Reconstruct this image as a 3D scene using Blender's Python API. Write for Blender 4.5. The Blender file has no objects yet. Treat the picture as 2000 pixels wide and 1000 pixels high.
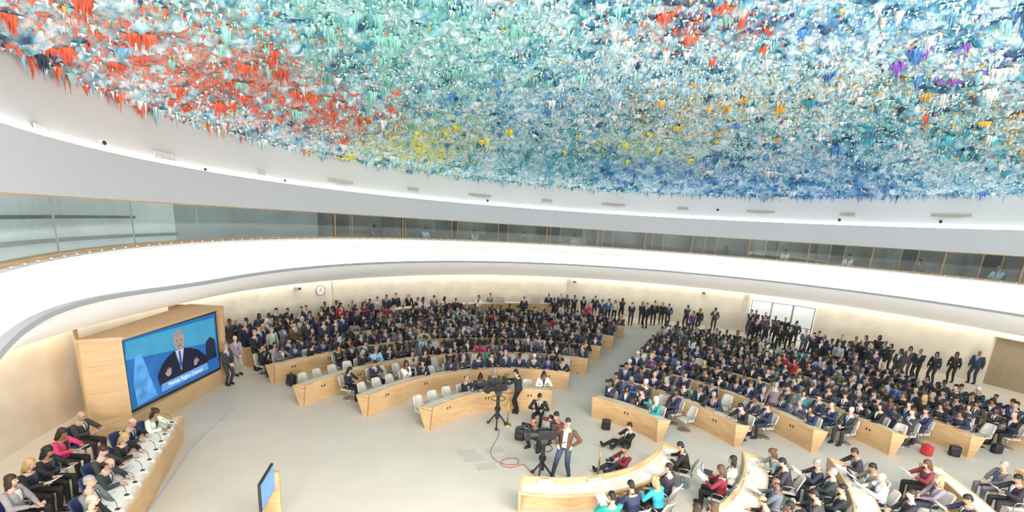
import bpy,bmesh,math,random,time
import numpy as np
from mathutils import Vector,Matrix
T0=time.time()
random.seed(11);np.random.seed(5)
SC=bpy.context.scene;COL=SC.collection
rad=math.radians
# ---------------- camera model
FP=889.;CX,CY=1000.,650.;RHO=math.atan(.0625);PT=math.atan(212/889);HC=7.2
cF=Vector((0,math.cos(PT),-math.sin(PT)));cH=Vector((1,0,0));cW=Vector((0,math.sin(PT),math.cos(PT)))
cR=math.cos(RHO)*cH+math.sin(RHO)*cW;cU=-math.sin(RHO)*cH+math.cos(RHO)*cW
CAM=Vector((0,0,HC))
def ray(x,y): return cF*FP+cR*(x-CX)-cU*(y-CY)
def G(x,y,z=0.):
    d=ray(x,y);return CAM+d*((z-HC)/d.z)
def proj(P):
    d=Vector(P)-CAM;f=d.dot(cF)
    if f<.1: return(-9999,-9999)
    return(CX+FP*d.dot(cR)/f,CY-FP*d.dot(cU)/f)
cd=bpy.data.cameras.new('camera');co=bpy.data.objects.new('camera',cd);COL.objects.link(co)
co.matrix_world=Matrix(((cR.x,cU.x,-cF.x,0),(cR.y,cU.y,-cF.y,0),(cR.z,cU.z,-cF.z,HC),(0,0,0,1)))
cd.sensor_width=36;cd.lens=FP/2000*36;cd.shift_x=0;cd.shift_y=(CY-500)/2000
cd.clip_end=200
SC.camera=co
C0=Vector((6.7,17.5,0))
def onring(x,y,R):
    d=ray(x,y);o=Vector((-C0.x,-C0.y));a=d.x**2+d.y**2;b=2*(o.x*d.x+o.y*d.y);c=o.x**2+o.y**2-R*R
    t=(-b+math.sqrt(max(0,b*b-4*a*c)))/(2*a);return CAM+d*t
# ---------------- materials
def nt(name):
    m=bpy.data.materials.new(name);m.use_nodes=True;n=m.node_tree.nodes;return m,n,m.node_tree.links,n['Principled BSDF']
def mat(name,c,rough=.6,var=.06,scale=6.,metal=0.,emit=0.,ecol=None,bump=0.,alpha=None):
    m,n,l,b=nt(name)
    tc=n.new('ShaderNodeTexCoord');no=n.new('ShaderNodeTexNoise');no.inputs['Scale'].default_value=scale;no.inputs['Detail'].default_value=4
    l.new(tc.outputs['Object'],no.inputs['Vector'])
    r=n.new('ShaderNodeValToRGB');e=r.color_ramp.elements
    e[0].position=.3;e[1].position=.7
    e[0].color=(*[max(0,x*(1-var)) for x in c],1);e[1].color=(*[min(1,x*(1+var)) for x in c],1)
    l.new(no.outputs['Fac'],r.inputs['Fac']);l.new(r.outputs['Color'],b.inputs['Base Color'])
    b.inputs['Roughness'].default_value=rough;b.inputs['Metallic'].default_value=metal
    if emit: b.inputs['Emission Color'].default_value=(*(ecol or c),1);b.inputs['Emission Strength'].default_value=emit
    if bump:
        bp=n.new('ShaderNodeBump');bp.inputs['Strength'].default_value=bump;l.new(no.outputs['Fac'],bp.inputs['Height']);l.new(bp.outputs['Normal'],b.inputs['Normal'])
    return m
def wood(name,c1,c2,sc=(1,1,8)):
    m,n,l,b=nt(name)
    tc=n.new('ShaderNodeTexCoord');mp=n.new('ShaderNodeMapping');mp.inputs['Scale'].default_value=sc
    no=n.new('ShaderNodeTexNoise');no.inputs['Scale'].default_value=2.2;no.inputs['Detail'].default_value=7;no.inputs['Distortion'].default_value=.6
    r=n.new('ShaderNodeValToRGB');e=r.color_ramp.elements;e[0].position=.35;e[1].position=.68;e[0].color=(*c1,1);e[1].color=(*c2,1)
    l.new(tc.outputs['Object'],mp.inputs['Vector']);l.new(mp.outputs['Vector'],no.inputs['Vector']);l.new(no.outputs['Fac'],r.inputs['Fac']);l.new(r.outputs['Color'],b.inputs['Base Color'])
    b.inputs['Roughness'].default_value=.42;return m
def omat(name,prop,rough=.75):
    m,n,l,b=nt(name);a=n.new('ShaderNodeAttribute');a.attribute_type='OBJECT';a.attribute_name=prop
    no=n.new('ShaderNodeTexNoise');no.inputs['Scale'].default_value=9;tc=n.new('ShaderNodeTexCoord');l.new(tc.outputs['Object'],no.inputs['Vector'])
    mr=n.new('ShaderNodeMapRange');mr.inputs['To Min'].default_value=.82;mr.inputs['To Max'].default_value=1.18;l.new(no.outputs['Fac'],mr.inputs['Value'])
    vm=n.new('ShaderNodeVectorMath');vm.operation='SCALE';l.new(a.outputs['Color'],vm.inputs[0]);l.new(mr.outputs['Result'],vm.inputs['Scale'])
    l.new(vm.outputs['Vector'],b.inputs['Base Color']);b.inputs['Roughness'].default_value=rough;return m
def colattr(name,rough=.7,speck=False):
    m,n,l,b=nt(name);a=n.new('ShaderNodeAttribute');a.attribute_name='Col'
    if speck:
        tc=n.new('ShaderNodeTexCoord');no=n.new('ShaderNodeTexNoise');no.inputs['Scale'].default_value=5.;no.inputs['Detail'].default_value=9;no.inputs['Roughness'].default_value=.72
        l.new(tc.outputs['Object'],no.inputs['Vector'])
        r=n.new('ShaderNodeValToRGB');r.color_ramp.elements[0].position=.3;r.color_ramp.elements[1].position=.58
        r.color_ramp.elements[0].color=(.08,.22,.30,1);r.color_ramp.elements[1].color=(1.1,1.1,1.1,1)
        e=r.color_ramp.elements.new(.44);e.color=(.50,.76,.86,1)
        l.new(no.outputs['Fac'],r.inputs['Fac'])
        mx=n.new('ShaderNodeMix');mx.data_type='RGBA';mx.blend_type='MULTIPLY';mx.inputs['Factor'].default_value=1
        l.new(a.outputs['Color'],mx.inputs['A']);l.new(r.outputs['Color'],mx.inputs['B']);l.new(mx.outputs['Result'],b.inputs['Base Color'])
        bp=n.new('ShaderNodeBump');bp.inputs['Strength'].default_value=.8;bp.inputs['Distance'].default_value=.12;l.new(no.outputs['Fac'],bp.inputs['Height']);l.new(bp.outputs['Normal'],b.inputs['Normal'])
    else: l.new(a.outputs['Color'],b.inputs['Base Color'])
    b.inputs['Roughness'].default_value=rough;return m
M={}
M['white']=mat('white_plaster',(.88,.87,.86),.7,.01)
M['soffit']=mat('soffit_glow_plaster',(.88,.87,.85),.7,.01,emit=.22,ecol=(1,.97,.92))  # weak warm emission makes the plaster look lit; it is no lamp
M['grey']=mat('grey_band_paint',(.62,.64,.68),.6,.015)
M['lip']=mat('lip_paint',(.46,.47,.50),.6,.015)
M['wall']=mat('cream_wall_plaster',(.76,.70,.59),.8,.08,1.3,bump=.2)
M['wood']=wood('light_oak',(.60,.37,.18),(.74,.50,.27))
M['woodp']=wood('pale_oak_panel',(.60,.39,.20),(.68,.46,.25),(.5,.5,3))
M['woodd']=wood('oak_frame',(.42,.25,.11),(.55,.34,.17))
M['top']=mat('cream_desktop',(.74,.68,.57),.45,.02)
M['shell']=mat('cream_chair_leather',(.62,.58,.51),.5,.04)
M['blue']=mat('blue_chair_fabric',(.03,.05,.15),.7,.1)
M['metal']=mat('brushed_metal',(.55,.55,.56),.3,.03,metal=.9)
M['black']=mat('black_plastic',(.02,.02,.022),.45,.2)
M['dark']=mat('dark_charcoal',(.045,.048,.052),.5,.1)
M['glassdark']=mat('lens_glass',(.02,.03,.05),.08,.1)
M['leaf']=mat('booth_door_leaf',(.10,.11,.11),.4,.1)
M['paper']=mat('paper',(.88,.88,.86),.7,.02)
M['gold']=mat('brass',(.62,.44,.12),.3,.05,metal=.9)
M['red']=mat('red_cable',(.42,.07,.05),.5,.1)
M['redbag']=mat('red_bag',(.55,.04,.04),.6,.1)
M['tan']=mat('tan_bag',(.35,.24,.15),.6,.15)
M['cove']=mat('cove_lamp_cool',(1,1,1),.5,0,emit=12,ecol=(1,.98,.95))
M['stripfill']=mat('cove_lamp_upper',(1,1,1),.5,0,emit=9,ecol=(1,.96,.93))  # unseen strip, added to brighten the upper wall and dome edge
M['covew']=mat('cove_lamp_warm',(1,1,1),.5,0,emit=5.5,ecol=(1,.93,.80))
M['led']=mat('led_lamp',(1,1,1),.5,0,emit=2.5,ecol=(.9,.95,1))
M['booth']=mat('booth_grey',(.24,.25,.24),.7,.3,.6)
M['boothrefl']=mat('booth_pale_wall',(.60,.66,.66),.6,.22,.35,emit=.3)  # pale glowing colour stands in for bright reflections in the left panes
M['vent']=mat('vent_grey',(.62,.60,.56),.5,.05)
M['slot']=mat('slot_dark',(.30,.28,.25),.5,.05)
M['eye']=mat('eye_dark',(.03,.02,.02),.3,.1)
M['lipc']=mat('lip_skin',(.42,.16,.13),.5,.1)
M['shoe']=mat('shoe_black',(.02,.018,.016),.35,.2)
M['skin']=omat('skin','skin_color',.55);M['hair']=omat('hair','hair_color',.6);M['jacket']=omat('jacket_cloth','jacket_color');M['shirt']=omat('shirt_cloth','shirt_color')
M['tie']=omat('tie_cloth','tie_color',.5);M['trousers']=omat('trousers_cloth','trousers_color')
M['vcol']=colattr('crowd_colours');M['stal']=colattr('stalactite_paint',.6);M['dome']=colattr('dome_paint',.8,True)
M['glass'],n_,l_,b_=nt('booth_glass')
n_.remove(b_);tr=n_.new('ShaderNodeBsdfTransparent');tr.inputs['Color'].default_value=(.88,.92,.92,1);gl=n_.new('ShaderNodeBsdfGlossy');gl.inputs['Roughness'].default_value=.03;gl.inputs['Color'].default_value=(.9,.95,.95,1)
lw=n_.new('ShaderNodeLayerWeight');lw.inputs['Blend'].default_value=.5;pw_=n_.new('ShaderNodeMath');pw_.operation='POWER';pw_.inputs[1].default_value=3.5;mr_=n_.new('ShaderNodeMath');mr_.operation='MULTIPLY_ADD';mr_.inputs[1].default_value=.5;mr_.inputs[2].default_value=.05
mx=n_.new('ShaderNodeMixShader')
l_.new(lw.outputs['Facing'],pw_.inputs[0]);l_.new(pw_.outputs[0],mr_.inputs[0]);l_.new(mr_.outputs[0],mx.inputs['Fac']);l_.new(tr.outputs[0],mx.inputs[1]);l_.new(gl.outputs[0],mx.inputs[2]);l_.new(mx.outputs[0],n_['Material Output'].inputs['Surface'])
# floor
M['floor'],n_,l_,b_=nt('stone_carpet_floor')
tc=n_.new('ShaderNodeTexCoord');br=n_.new('ShaderNodeTexBrick');br.inputs['Scale'].default_value=1.;br.inputs['Brick Width'].default_value=1.2;br.inputs['Row Height'].default_value=1.2;br.offset=0
br.inputs['Mortar Size'].default_value=.006;br.inputs['Color1'].default_value=(.66,.60,.52,1);br.inputs['Color2'].default_value=(.68,.62,.54,1);br.inputs['Mortar'].default_value=(.61,.56,.49,1)
no=n_.new('ShaderNodeTexNoise');no.inputs['Scale'].default_value=1.1;no.inputs['Detail'].default_value=8
l_.new(tc.outputs['Object'],br.inputs['Vector']);l_.new(tc.outputs['Object'],no.inputs['Vector'])
mr=n_.new('ShaderNodeMapRange');mr.inputs['To Min'].default_value=.92;mr.inputs['To Max'].default_value=1.08;l_.new(no.outputs['Fac'],mr.inputs['Value'])
vm=n_.new('ShaderNodeVectorMath');vm.operation='SCALE';l_.new(br.outputs['Color'],vm.inputs[0]);l_.new(mr.outputs['Result'],vm.inputs['Scale']);l_.new(vm.outputs['Vector'],b_.inputs['Base Color']);b_.inputs['Roughness'].default_value=.55
# ---------------- mesh builder
class MB:
    def __init__(s): s.v=[];s.f=[];s.m=[]
    def add(s,v,f,mi=0):
        k=len(s.v);s.v+=[tuple(x) for x in v];s.f+=[tuple(i+k for i in q) for q in f];s.m+=[mi]*len(f)
    def box(s,c,sz,rot=None,mi=0):
        c=Vector(c);h=[x/2 for x in sz];vs=[]
        for a in(-1,1):
            for b in(-1,1):
                for d in(-1,1):
                    q=Vector((a*h[0],b*h[1],d*h[2]));q=(rot@q if rot else q)+c;vs.append(q)
        s.add(vs,[(0,1,3,2),(4,6,7,5),(0,4,5,1),(2,3,7,6),(0,2,6,4),(1,5,7,3)],mi)
    def rbox(s,c,sz,bev=.02,rot=None,mi=0):
        bm=bmesh.new();bmesh.ops.create_cube(bm,size=1)
        for v in bm.verts: v.co=Vector((v.co.x*sz[0],v.co.y*sz[1],v.co.z*sz[2]))
        bmesh.ops.bevel(bm,geom=bm.edges[:],offset=bev,segments=2,affect='EDGES',profile=.6)
        bm.verts.index_update();c=Vector(c)
        s.add([(rot@v.co if rot else v.co)+c for v in bm.verts],[[v.index for v in f.verts] for f in bm.faces],mi);bm.free()
    def cyl(s,p0,p1,r0,r1=None,n=10,mi=0):
        p0=Vector(p0);p1=Vector(p1);r1=r0 if r1 is None else r1;d=(p1-p0)
        if d.length<1e-6:return
        q=d.to_track_quat('Z','Y');vs=[]
        for p,r in((p0,r0),(p1,r1)):
            for i in range(n):
                a=2*math.pi*i/n;vs.append(p+q@Vector((r*math.cos(a),r*math.sin(a),0)))
        s.add(vs,[(i,(i+1)%n,n+(i+1)%n,n+i) for i in range(n)]+[tuple(range(n-1,-1,-1)),tuple(range(n,2*n))],mi)
    def ell(s,c,r,rot=None,n=10,mi=0):
        c=Vector(c);vs=[Vector((0,0,r[2]))];k=max(4,n//2+1)
        for j in range(1,k):
            t=math.pi*j/k
            for i in range(n):
                a=2*math.pi*i/n;vs.append(Vector((r[0]*math.sin(t)*math.cos(a),r[1]*math.sin(t)*math.sin(a),r[2]*math.cos(t))))
        vs.append(Vector((0,0,-r[2])));L=len(vs)-1
        fs=[(0,1+i,1+(i+1)%n) for i in range(n)]
        for j in range(k-2):
            for i in range(n): fs.append((1+j*n+i,1+(j+1)*n+i,1+(j+1)*n+(i+1)%n,1+j*n+(i+1)%n))
        fs+=[(L,1+(k-2)*n+(i+1)%n,1+(k-2)*n+i) for i in range(n)]
        s.add([(rot@v if rot else v)+c for v in vs],fs,mi)
    def tube(s,pts,r,n=6,mi=0):
        pts=[Vector(p) for p in pts]
        vs=[];N=len(pts)
        for i,p in enumerate(pts):
            d=(pts[min(i+1,N-1)]-pts[max(i-1,0)]);q=d.to_track_quat('Z','Y')
            for k in range(n):
                a=2*math.pi*k/n;vs.append(p+q@Vector((r*math.cos(a),r*math.sin(a),0)))
        fs=[(j*n+i,j*n+(i+1)%n,(j+1)*n+(i+1)%n,(j+1)*n+i) for j in range(N-1) for i in range(n)]+[tuple(range(n-1,-1,-1)),tuple(range((N-1)*n,N*n))]
        s.add(vs,fs,mi)
    def rings(s,rs,mi=0,cap=True):
        n=len(rs[0]);vs=[v for r in rs for v in r]
        fs=[(j*n+i,j*n+(i+1)%n,(j+1)*n+(i+1)%n,(j+1)*n+i) for j in range(len(rs)-1) for i in range(n)]
        if cap: fs+=[tuple(range(n-1,-1,-1)),tuple(range((len(rs)-1)*n,len(rs)*n))]
        s.add(vs,fs,mi)
    def rev(s,prof,a0,a1,step=1.5,c=(0,0),closed=True,mi=0,caps=True,warp=0):
        n=max(1,int(abs(a1-a0)/step));rs=[]
        for j in range(n+1):
            ad=a0+(a1-a0)*j/n;a=rad(ad);t=min(1,max(0,(ad-180)/36));t=t*t*(3-2*t)*warp
            rs.append([(c[0]+r*math.cos(a),c[1]+r*math.sin(a),z+t*(max(0,min(1,(21.-r)/1.8)) if z<4.95 else 0)) for r,z in prof])
        k=len(prof);vs=[v for r in rs for v in r];m=k if closed else k-1
        fs=[(j*k+i,j*k+(i+1)%k,(j+1)*k+(i+1)%k,(j+1)*k+i) for j in range(n) for i in range(m)]
        if closed and caps: fs+=[tuple(range(k)),tuple(n*k+i for i in range(k-1,-1,-1))]
        s.add(vs,fs,mi)
    def mesh(s,name,mats,smooth=False,fix=True):
        me=bpy.data.meshes.new(name);me.from_pydata(s.v,[],s.f)
        for m in mats: me.materials.append(m)
        me.polygons.foreach_set('material_index',s.m)
        if fix:
            bm=bmesh.new();bm.from_mesh(me);bmesh.ops.recalc_face_normals(bm,faces=bm.faces[:]);bm.to_mesh(me);bm.free()
        if smooth: me.polygons.foreach_set('use_smooth',[True]*len(me.polygons))
        me.update();return me
    def build(s,name,mats,parent=None,smooth=False,fix=True):
        if not isinstance(mats,(list,tuple)): mats=[mats]
        return link(name,s.mesh(name,mats,smooth,fix),parent)
def link(name,me,parent=None):
    o=bpy.data.objects.new(name,me);COL.objects.link(o)
    if parent: o.parent=parent
    return o
def tag(o,label=None,cat=None,group=None,kind=None):
    if label:o['label']=label
    if cat:o['category']=cat
    if group:o['group']=group
    if kind:o['kind']=kind
    return o
def struct(o,label=None): 
    o['kind']='structure'
    if label:o['label']=label
    return o
def empty(name,loc=(0,0,0),rz=0.):
    o=bpy.data.objects.new(name,None);COL.objects.link(o);o.location=loc;o.rotation_euler=(0,0,rz);o.empty_display_size=.1;return o
def copyt(root,loc,rz):
    r=root.copy();COL.objects.link(r);r.location=loc;r.rotation_euler=(0,0,rz)
    for ch in list(root.children):
        c=ch.copy();COL.objects.link(c);c.parent=r
        for g in list(ch.children):
            d=g.copy();COL.objects.link(d);d.parent=c
    return r
ORD=['zeroth','first','second','third','fourth','fifth','sixth','seventh','eighth','ninth','tenth','eleventh','twelfth','thirteenth','fourteenth','fifteenth','sixteenth','seventeenth','eighteenth','nineteenth','twentieth']
def ordi(n):
    if n<=20:return ORD[n]
    T={2:('twenty','twentieth'),3:('thirty','thirtieth'),4:('forty','fortieth'),5:('fifty','fiftieth'),6:('sixty','sixtieth'),7:('seventy','seventieth'),8:('eighty','eightieth'),9:('ninety','ninetieth')}
    if n>=100: return 'hundred-and-'+ordi(n-100) if n>100 else 'hundredth'
    return T[n//10][0]+'-'+ORD[n%10] if n%10 else T[n//10][1]
# ---------------- room shell
cc=(C0.x,C0.y);RW=21.5;A0,A1=-60.,227.
mb=MB();n=120
mb.add([(C0.x+(RW+2.5)*math.cos(2*math.pi*i/n),C0.y+(RW+2.5)*math.sin(2*math.pi*i/n),0) for i in range(n)],[tuple(range(n))])
struct(mb.build('floor',M['floor'],fix=False),'pale beige stone floor of the round hall')
def angpx(x,y,R=RW):
    P=onring(x,y,R);a=math.degrees(math.atan2(P.y-C0.y,P.x-C0.x));return a+360 if a<-90 else a
aD0=angpx(1592,620);aD1=angpx(1462,610)
aE1=angpx(1928,700)
def wallseg(name,a0,a1,z0=0,z1=3.15,m='wall'):
    mb=MB();mb.rev([(RW,z0),(RW+.25,z0),(RW+.25,z1),(RW,z1)],a0,a1,2,cc);return struct(mb.build(name,M[m],smooth=False))
wallseg('wall_right',aE1-.05,aD0);wallseg('wall_back',aD1,angpx(640,560));wallseg('wall_left',angpx(640,560),230);wallseg('wall_front',-70,aE1-9)
wallseg('wall_door_lintel',aD0,aD1,2.75,3.15);wallseg('wall_exit_lintel',aE1-9,aE1-.05,2.75,3.15)
mb=MB();mb.rev([(RW+.3,0),(RW+.36,0),(RW+.36,2.75),(RW+.3,2.75)],aE1-9,aE1,2,cc);struct(mb.build('door_9',mat('brown_exit_leaf',(.34,.27,.18),.6)),'brown recessed exit panel at the right edge')
mb=MB();mb.rev([(RW+2.2,0),(RW+2.3,0),(RW+2.3,3.2),(RW+2.2,3.2)],aD0-4,aD1+4,2,cc);struct(mb.build('wall_corridor',M['white']))
mb=MB();mb.rev([(RW+.26,2.95),(RW+2.2,2.95),(RW+2.2,3.05),(RW+.26,3.05)],aD0-4,aD1+4,2,cc);struct(mb.build('ceiling_corridor',mat('corridor_fill_ceiling',(1,1,1),.5,0,emit=2.5,ecol=(.95,.97,1))))  # emissive ceiling added to brighten the corridor behind the doors
# upper gallery ring
WP=.62
mb=MB()
mb.rev([(18.05,4.42),(18.28,4.42),(18.42,4.9),(18.46,5.4),(18.46,5.78),(18.30,5.78),(18.30,5.86),(18.62,5.86)],A0,A1,1.2,cc,closed=False,warp=WP*.75)
struct(mb.build('wall_gallery_cove',M['white'],smooth=False,fix=False),'white glowing cove below the gallery windows')
mb=MB();mb.rev([(17.92,4.38),(18.06,4.36),(18.06,4.50),(17.92,4.48)],A0,A1,1.2,cc,warp=WP)
struct(mb.build('trim_1',M['lip']),'grey lip running round the gallery')
mb=MB();mb.rev([(18.08,4.43),(18.24,4.43),(18.24,4.45),(18.08,4.45)],A0,A1,2,cc,warp=WP);struct(mb.build('trim_2',M['cove']),'hidden cove light strip')
mb=MB();mb.rev([(18.0,4.38),(18.2,4.05),(18.9,3.7),(19.6,3.42),(21.0,3.1),(21.0,3.25),(21.5,3.25)],A0,A1,1.2,cc,closed=False,warp=WP)
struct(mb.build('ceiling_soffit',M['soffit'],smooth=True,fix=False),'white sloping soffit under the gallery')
mb=MB();mb.rev([(21.1,3.2),(21.42,3.2),(21.42,3.22),(21.1,3.22)],A0,A1,2,cc);struct(mb.build('trim_3',M['covew']),'warm light strip above the wall')
mb=MB();mb.rev([(18.50,5.86),(18.72,5.86),(18.72,5.93),(18.50,5.93)],A0,A1,1.2,cc);struct(mb.build('trim_4',M['wood']),'oak sill under the gallery windows')
mb=MB();mb.rev([(18.50,7.16),(18.72,7.16),(18.72,7.20),(18.50,7.20)],A0,A1,1.2,cc);struct(mb.build('trim_5',M['wood']),'oak head trim above the gallery windows')
mb=MB();mb.rev([(18.48,7.20),(18.9,7.20),(18.9,8.42),(18.36,8.42)],A0,A1,1.2,cc);struct(mb.build('wall_gallery_band',M['grey']),'plain grey band above the gallery windows')
mb=MB();mb.rev([(18.40,8.425),(18.48,8.425),(18.48,8.44),(18.40,8.44)],A0,A1,2,cc);struct(mb.build('trim_7',M['stripfill']),'unseen light strip added to brighten the upper wall')
mb=MB();mb.rev([(18.5,8.42),(18.9,8.42),(19.5,10.4),(19.2,10.4)],A0,A1,1.2,cc);struct(mb.build('wall_upper',M['white']),'white upper wall below the painted dome')
AW=217.;aP=angpx(655,455,18.6)
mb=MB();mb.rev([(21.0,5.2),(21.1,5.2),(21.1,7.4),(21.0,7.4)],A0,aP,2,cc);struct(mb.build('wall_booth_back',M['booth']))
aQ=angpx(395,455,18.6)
mb=MB();mb.rev([(19.6,5.2),(19.7,5.2),(19.7,7.4),(19.6,7.4)],aQ,AW,2,cc);struct(mb.build('wall_booth_left',M['boothrefl']))  # wall added to imitate the pale reflections of the left glass
mb=MB();mb.rev([(19.9,5.2),(20.,5.2),(20.,7.4),(19.9,7.4)],aP,aQ,2,cc);struct(mb.build('wall_booth_middle_glow',mat('booth_mid_glow_wall',(.36,.41,.41),.6,.2,.4,emit=.15)))  # emission lifts this stretch of booth wall; no lamp here
for k_,(za,zb) in enumerate(((6.02,6.12),(6.62,6.70))):
    mb=MB();mb.rev([(19.5,za),(19.6,za),(19.6,zb),(19.5,zb)],aQ+6*k_,AW,2,cc);struct(mb.build('trim_%d'%(40+k_),M['booth']))  # dark stripes imitate the curved lines between the reflections
mb=MB();mb.rev([(18.75,5.2),(21.1,5.2),(21.1,5.25),(18.75,5.25)],A0,AW,2,cc);struct(mb.build('floor_booth',M['dark']))
mb=MB();mb.rev([(18.75,7.4),(21.1,7.4),(21.1,7.45),(18.75,7.45)],A0,AW,2,cc);struct(mb.build('ceiling_booth',mat('booth_fill_ceiling',(.4,.42,.42),.6,.1,emit=.7,ecol=(1,.93,.82))))  # ceiling emission added to light the booth interiors
mull=[-20,110,262,388,505,595,655,688,787,882,973,1068,1168,1262,1355,1462,1580,1706,1850,2010,2200]
angs=[angpx(x,455 if x<1400 else 490,18.6) for x in mull]
for i in range(len(angs)-1):
    mb=MB();mb.rev([(18.60,5.93),(18.615,5.93),(18.615,7.16),(18.60,7.16)],angs[i+1]+.05,angs[i]-.05,1.2,cc)
    struct(mb.build('window_%d'%(i+1),M['glass']),'pane %d from the left of the glazed gallery band'%(i+1))
    a=rad(angs[i]);d=Vector((math.cos(a),math.sin(a),0))
    mb=MB();P=C0+d*18.61;mb.box((P.x,P.y,6.54),(.04,.07 if mull[i]>640 else .012,1.23),Matrix.Rotation(a,3,'Z'))
    struct(mb.build('trim_%d'%(10+i),M['woodd'] if 640<mull[i] else M['metal']))
    if mull[i]>640:
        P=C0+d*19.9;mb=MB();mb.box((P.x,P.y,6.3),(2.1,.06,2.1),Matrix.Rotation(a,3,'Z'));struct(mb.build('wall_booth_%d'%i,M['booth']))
        for f in (.32,):
            a2=rad(angs[i]+(angs[i+1]-angs[i])*f);P=C0+Vector((math.cos(a2),math.sin(a2),0))*20.93
            fr=empty('booth_door',(P.x,P.y,5.25),a2)
            mb=MB()
            mb.box((0,-.42,1.0),(.06,.06,2.0));mb.box((0,.42,1.0),(.06,.06,2.0));mb.box((0,0,2.0),(.06,.9,.06));mb.build('door_frame',M['wood'],fr)
            mb=MB();mb.box((.02,0,1.0),(.03,.78,1.94));mb.build('door_leaf',M['leaf'],fr)
            struct(fr,'wood framed door at the back of a booth')
for i in range(150):
    a=A0+3+i*(AW-A0-4)/150
    P=C0+Vector((math.cos(rad(a)),math.sin(rad(a)),0))*18.38
    x,y=proj((P.x,P.y,5.9))
    if not(-60<x<2060):continue
    if 'led' not in globals():
        mb=MB();mb.cyl((0,0,0),(0,0,.02),.028,.03,8,0);mb.ell((0,0,.022),(.024,.024,.016),None,8,1);led=mb.mesh('ledge_spotlight',[M['metal'],M['led']],True)
    o=link('ledge_spotlight',led);o.location=(P.x,P.y,5.86)
    tag(o,'small white spotlight in the row along the ledge under the gallery windows','light','ledge spotlights')
vp=[(78,255,1),(321,305,2),(508,337,1),(665,357,2),(806,371,1),(937,383,2),(1068,393,1),(1198,401,2),(1333,408,1),(1485,415,2),(1655,420,1),(1857,423,2)]
for i,(x,y,w) in enumerate(vp):
    P=onring(x,y,18.55);P=onring(x,y,18.5+(P.z-8.42)*.3535*1.0);a=math.atan2(P.y-C0.y,P.x-C0.x);W=.8 if w==1 else 1.75
    if i<3: W*=.6
    o=empty('wall_vent',(P.x-.03*math.cos(a),P.y-.03*math.sin(a),P.z),a)
    mb=MB();h=.14 if i>2 else .1
    for s in(-1,1): mb.box((0,0,s*h),(.05,W,.03));mb.box((0,s*W/2,0),(.05,.03,2*h+.03))
    mb.build('frame',M['vent'],o)
    mb=MB()
    for k in range(int(W/.08)): mb.box((.0,-W/2+.05+k*.08,0),(.03,.03,2*h))
    mb.build('grille',M['vent'],o)
    mb=MB();mb.box((.02,0,0),(.01,W,2*h));mb.build('backing',M['slot'],o)
    tag(o,'%s air vent, %s from the left on the white wall under the dome'%('short' if w==1 else 'long',ordi(i+1)),'vent')
for i,(x,y) in enumerate([(202,279),(400,331),(556,353),(952,392),(1402,410),(1640,430),(1838,433)]):
    P=onring(x,y,18.3);a=math.atan2(P.y-C0.y,P.x-C0.x);s_=.6 if i<3 else 1
    o=empty('dome_camera',(P.x,P.y,P.z),a);o.scale=(s_,s_,s_)
    mb=MB();mb.cyl((.14,0,.06),(0,0,.06),.05,.05,8);mb.build('bracket',M['white'],o)
    mb=MB();mb.ell((-.03,0,0),(.08,.08,.09));mb.build('housing',M['black'],o,True)
    tag(o,'small black dome camera, %s from the left, on the upper wall'%ordi(i+1),'camera')
# ---------------- dome: a plain stand-in, broad colour zones in plan (metres) with a rough texture
RD=19.15;ZE=10.15;ZR=3.3
RED=(.90,.15,.07);YEL=(1.,.84,.10);ORG=(1.,.50,.06);BLU=(.10,.30,.72);LBL=(.42,.70,.90);TEA=(.08,.50,.58);TGR=(.30,.66,.58);PUR=(.28,.12,.55);PAL=(.86,.95,.96)
# x, y, radius x, radius y, colour, strength
BL=[(-9.5,14.0,2.6,5.0,RED,1.0),(-8.5,21.0,2.4,3.5,RED,.7),(-5.5,27.0,3.2,3.4,YEL,.75),(-3.0,18.0,4.5,6.0,TGR,.75),(-5.0,12.0,3.5,4.0,TGR,.7),(2.0,31.5,6.0,3.2,TEA,.6),(11.0,33.0,6.0,2.6,BLU,.7),(19.0,29.0,5.0,4.0,BLU,.7),
(4.0,22.0,3.5,3.5,LBL,.4),(8.0,24.0,4.0,3.5,ORG,.35),(13.0,19.0,3.0,3.0,ORG,.25),(17.0,22.0,4.0,3.0,TEA,.4),(20.0,18.0,2.8,2.8,ORG,.6),(5.0,15.5,2.2,1.8,RED,.55),(9.0,15.0,4.0,2.5,BLU,.3),(15.0,15.0,3.0,2.2,PUR,.22),(7.0,29.0,4.0,2.0,YEL,.3),(0.0,24.0,3.5,3.0,BLU,.3),(23.0,23.0,2.5,4.0,LBL,.5)]
BA=np.array([(b[0],b[1],b[2],b[3],b[5]) for b in BL]);BC=np.array([b[4] for b in BL])
aR=np.array(cR);aU=np.array(cU);aF=np.array(cF)
def nproj(P):
    d=P-np.array((0,0,HC));f=d@aF;f=np.where(f<.1,.1,f);return CX+FP*(d@aR)/f,CY-FP*(d@aU)/f
def weights(P):
    x,y=P[:,0],P[:,1];return BA[:,4]*np.exp(-(((x[:,None]-BA[:,0])/BA[:,2])**2+((y[:,None]-BA[:,1])/BA[:,3])**2))
def vnoise(x,y,s,seed):
    rs=np.random.RandomState(seed);g=rs.rand(256,256);X=x*s;Y=y*s;i=np.floor(X).astype(int);j=np.floor(Y).astype(int);u=X-i;v=Y-j;u=u*u*(3-2*u);v=v*v*(3-2*v)
    q=lambda a,b:g[a%256,b%256];return (q(i,j)*(1-u)+q(i+1,j)*u)*(1-v)+(q(i,j+1)*(1-u)+q(i+1,j+1)*u)*v
NR,NA=260,1300
rr=np.linspace(.05,RD,NR);aa=np.radians(np.linspace(-90,270,NA));RR,AA=np.meshgrid(rr,aa,indexing='ij')
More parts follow.
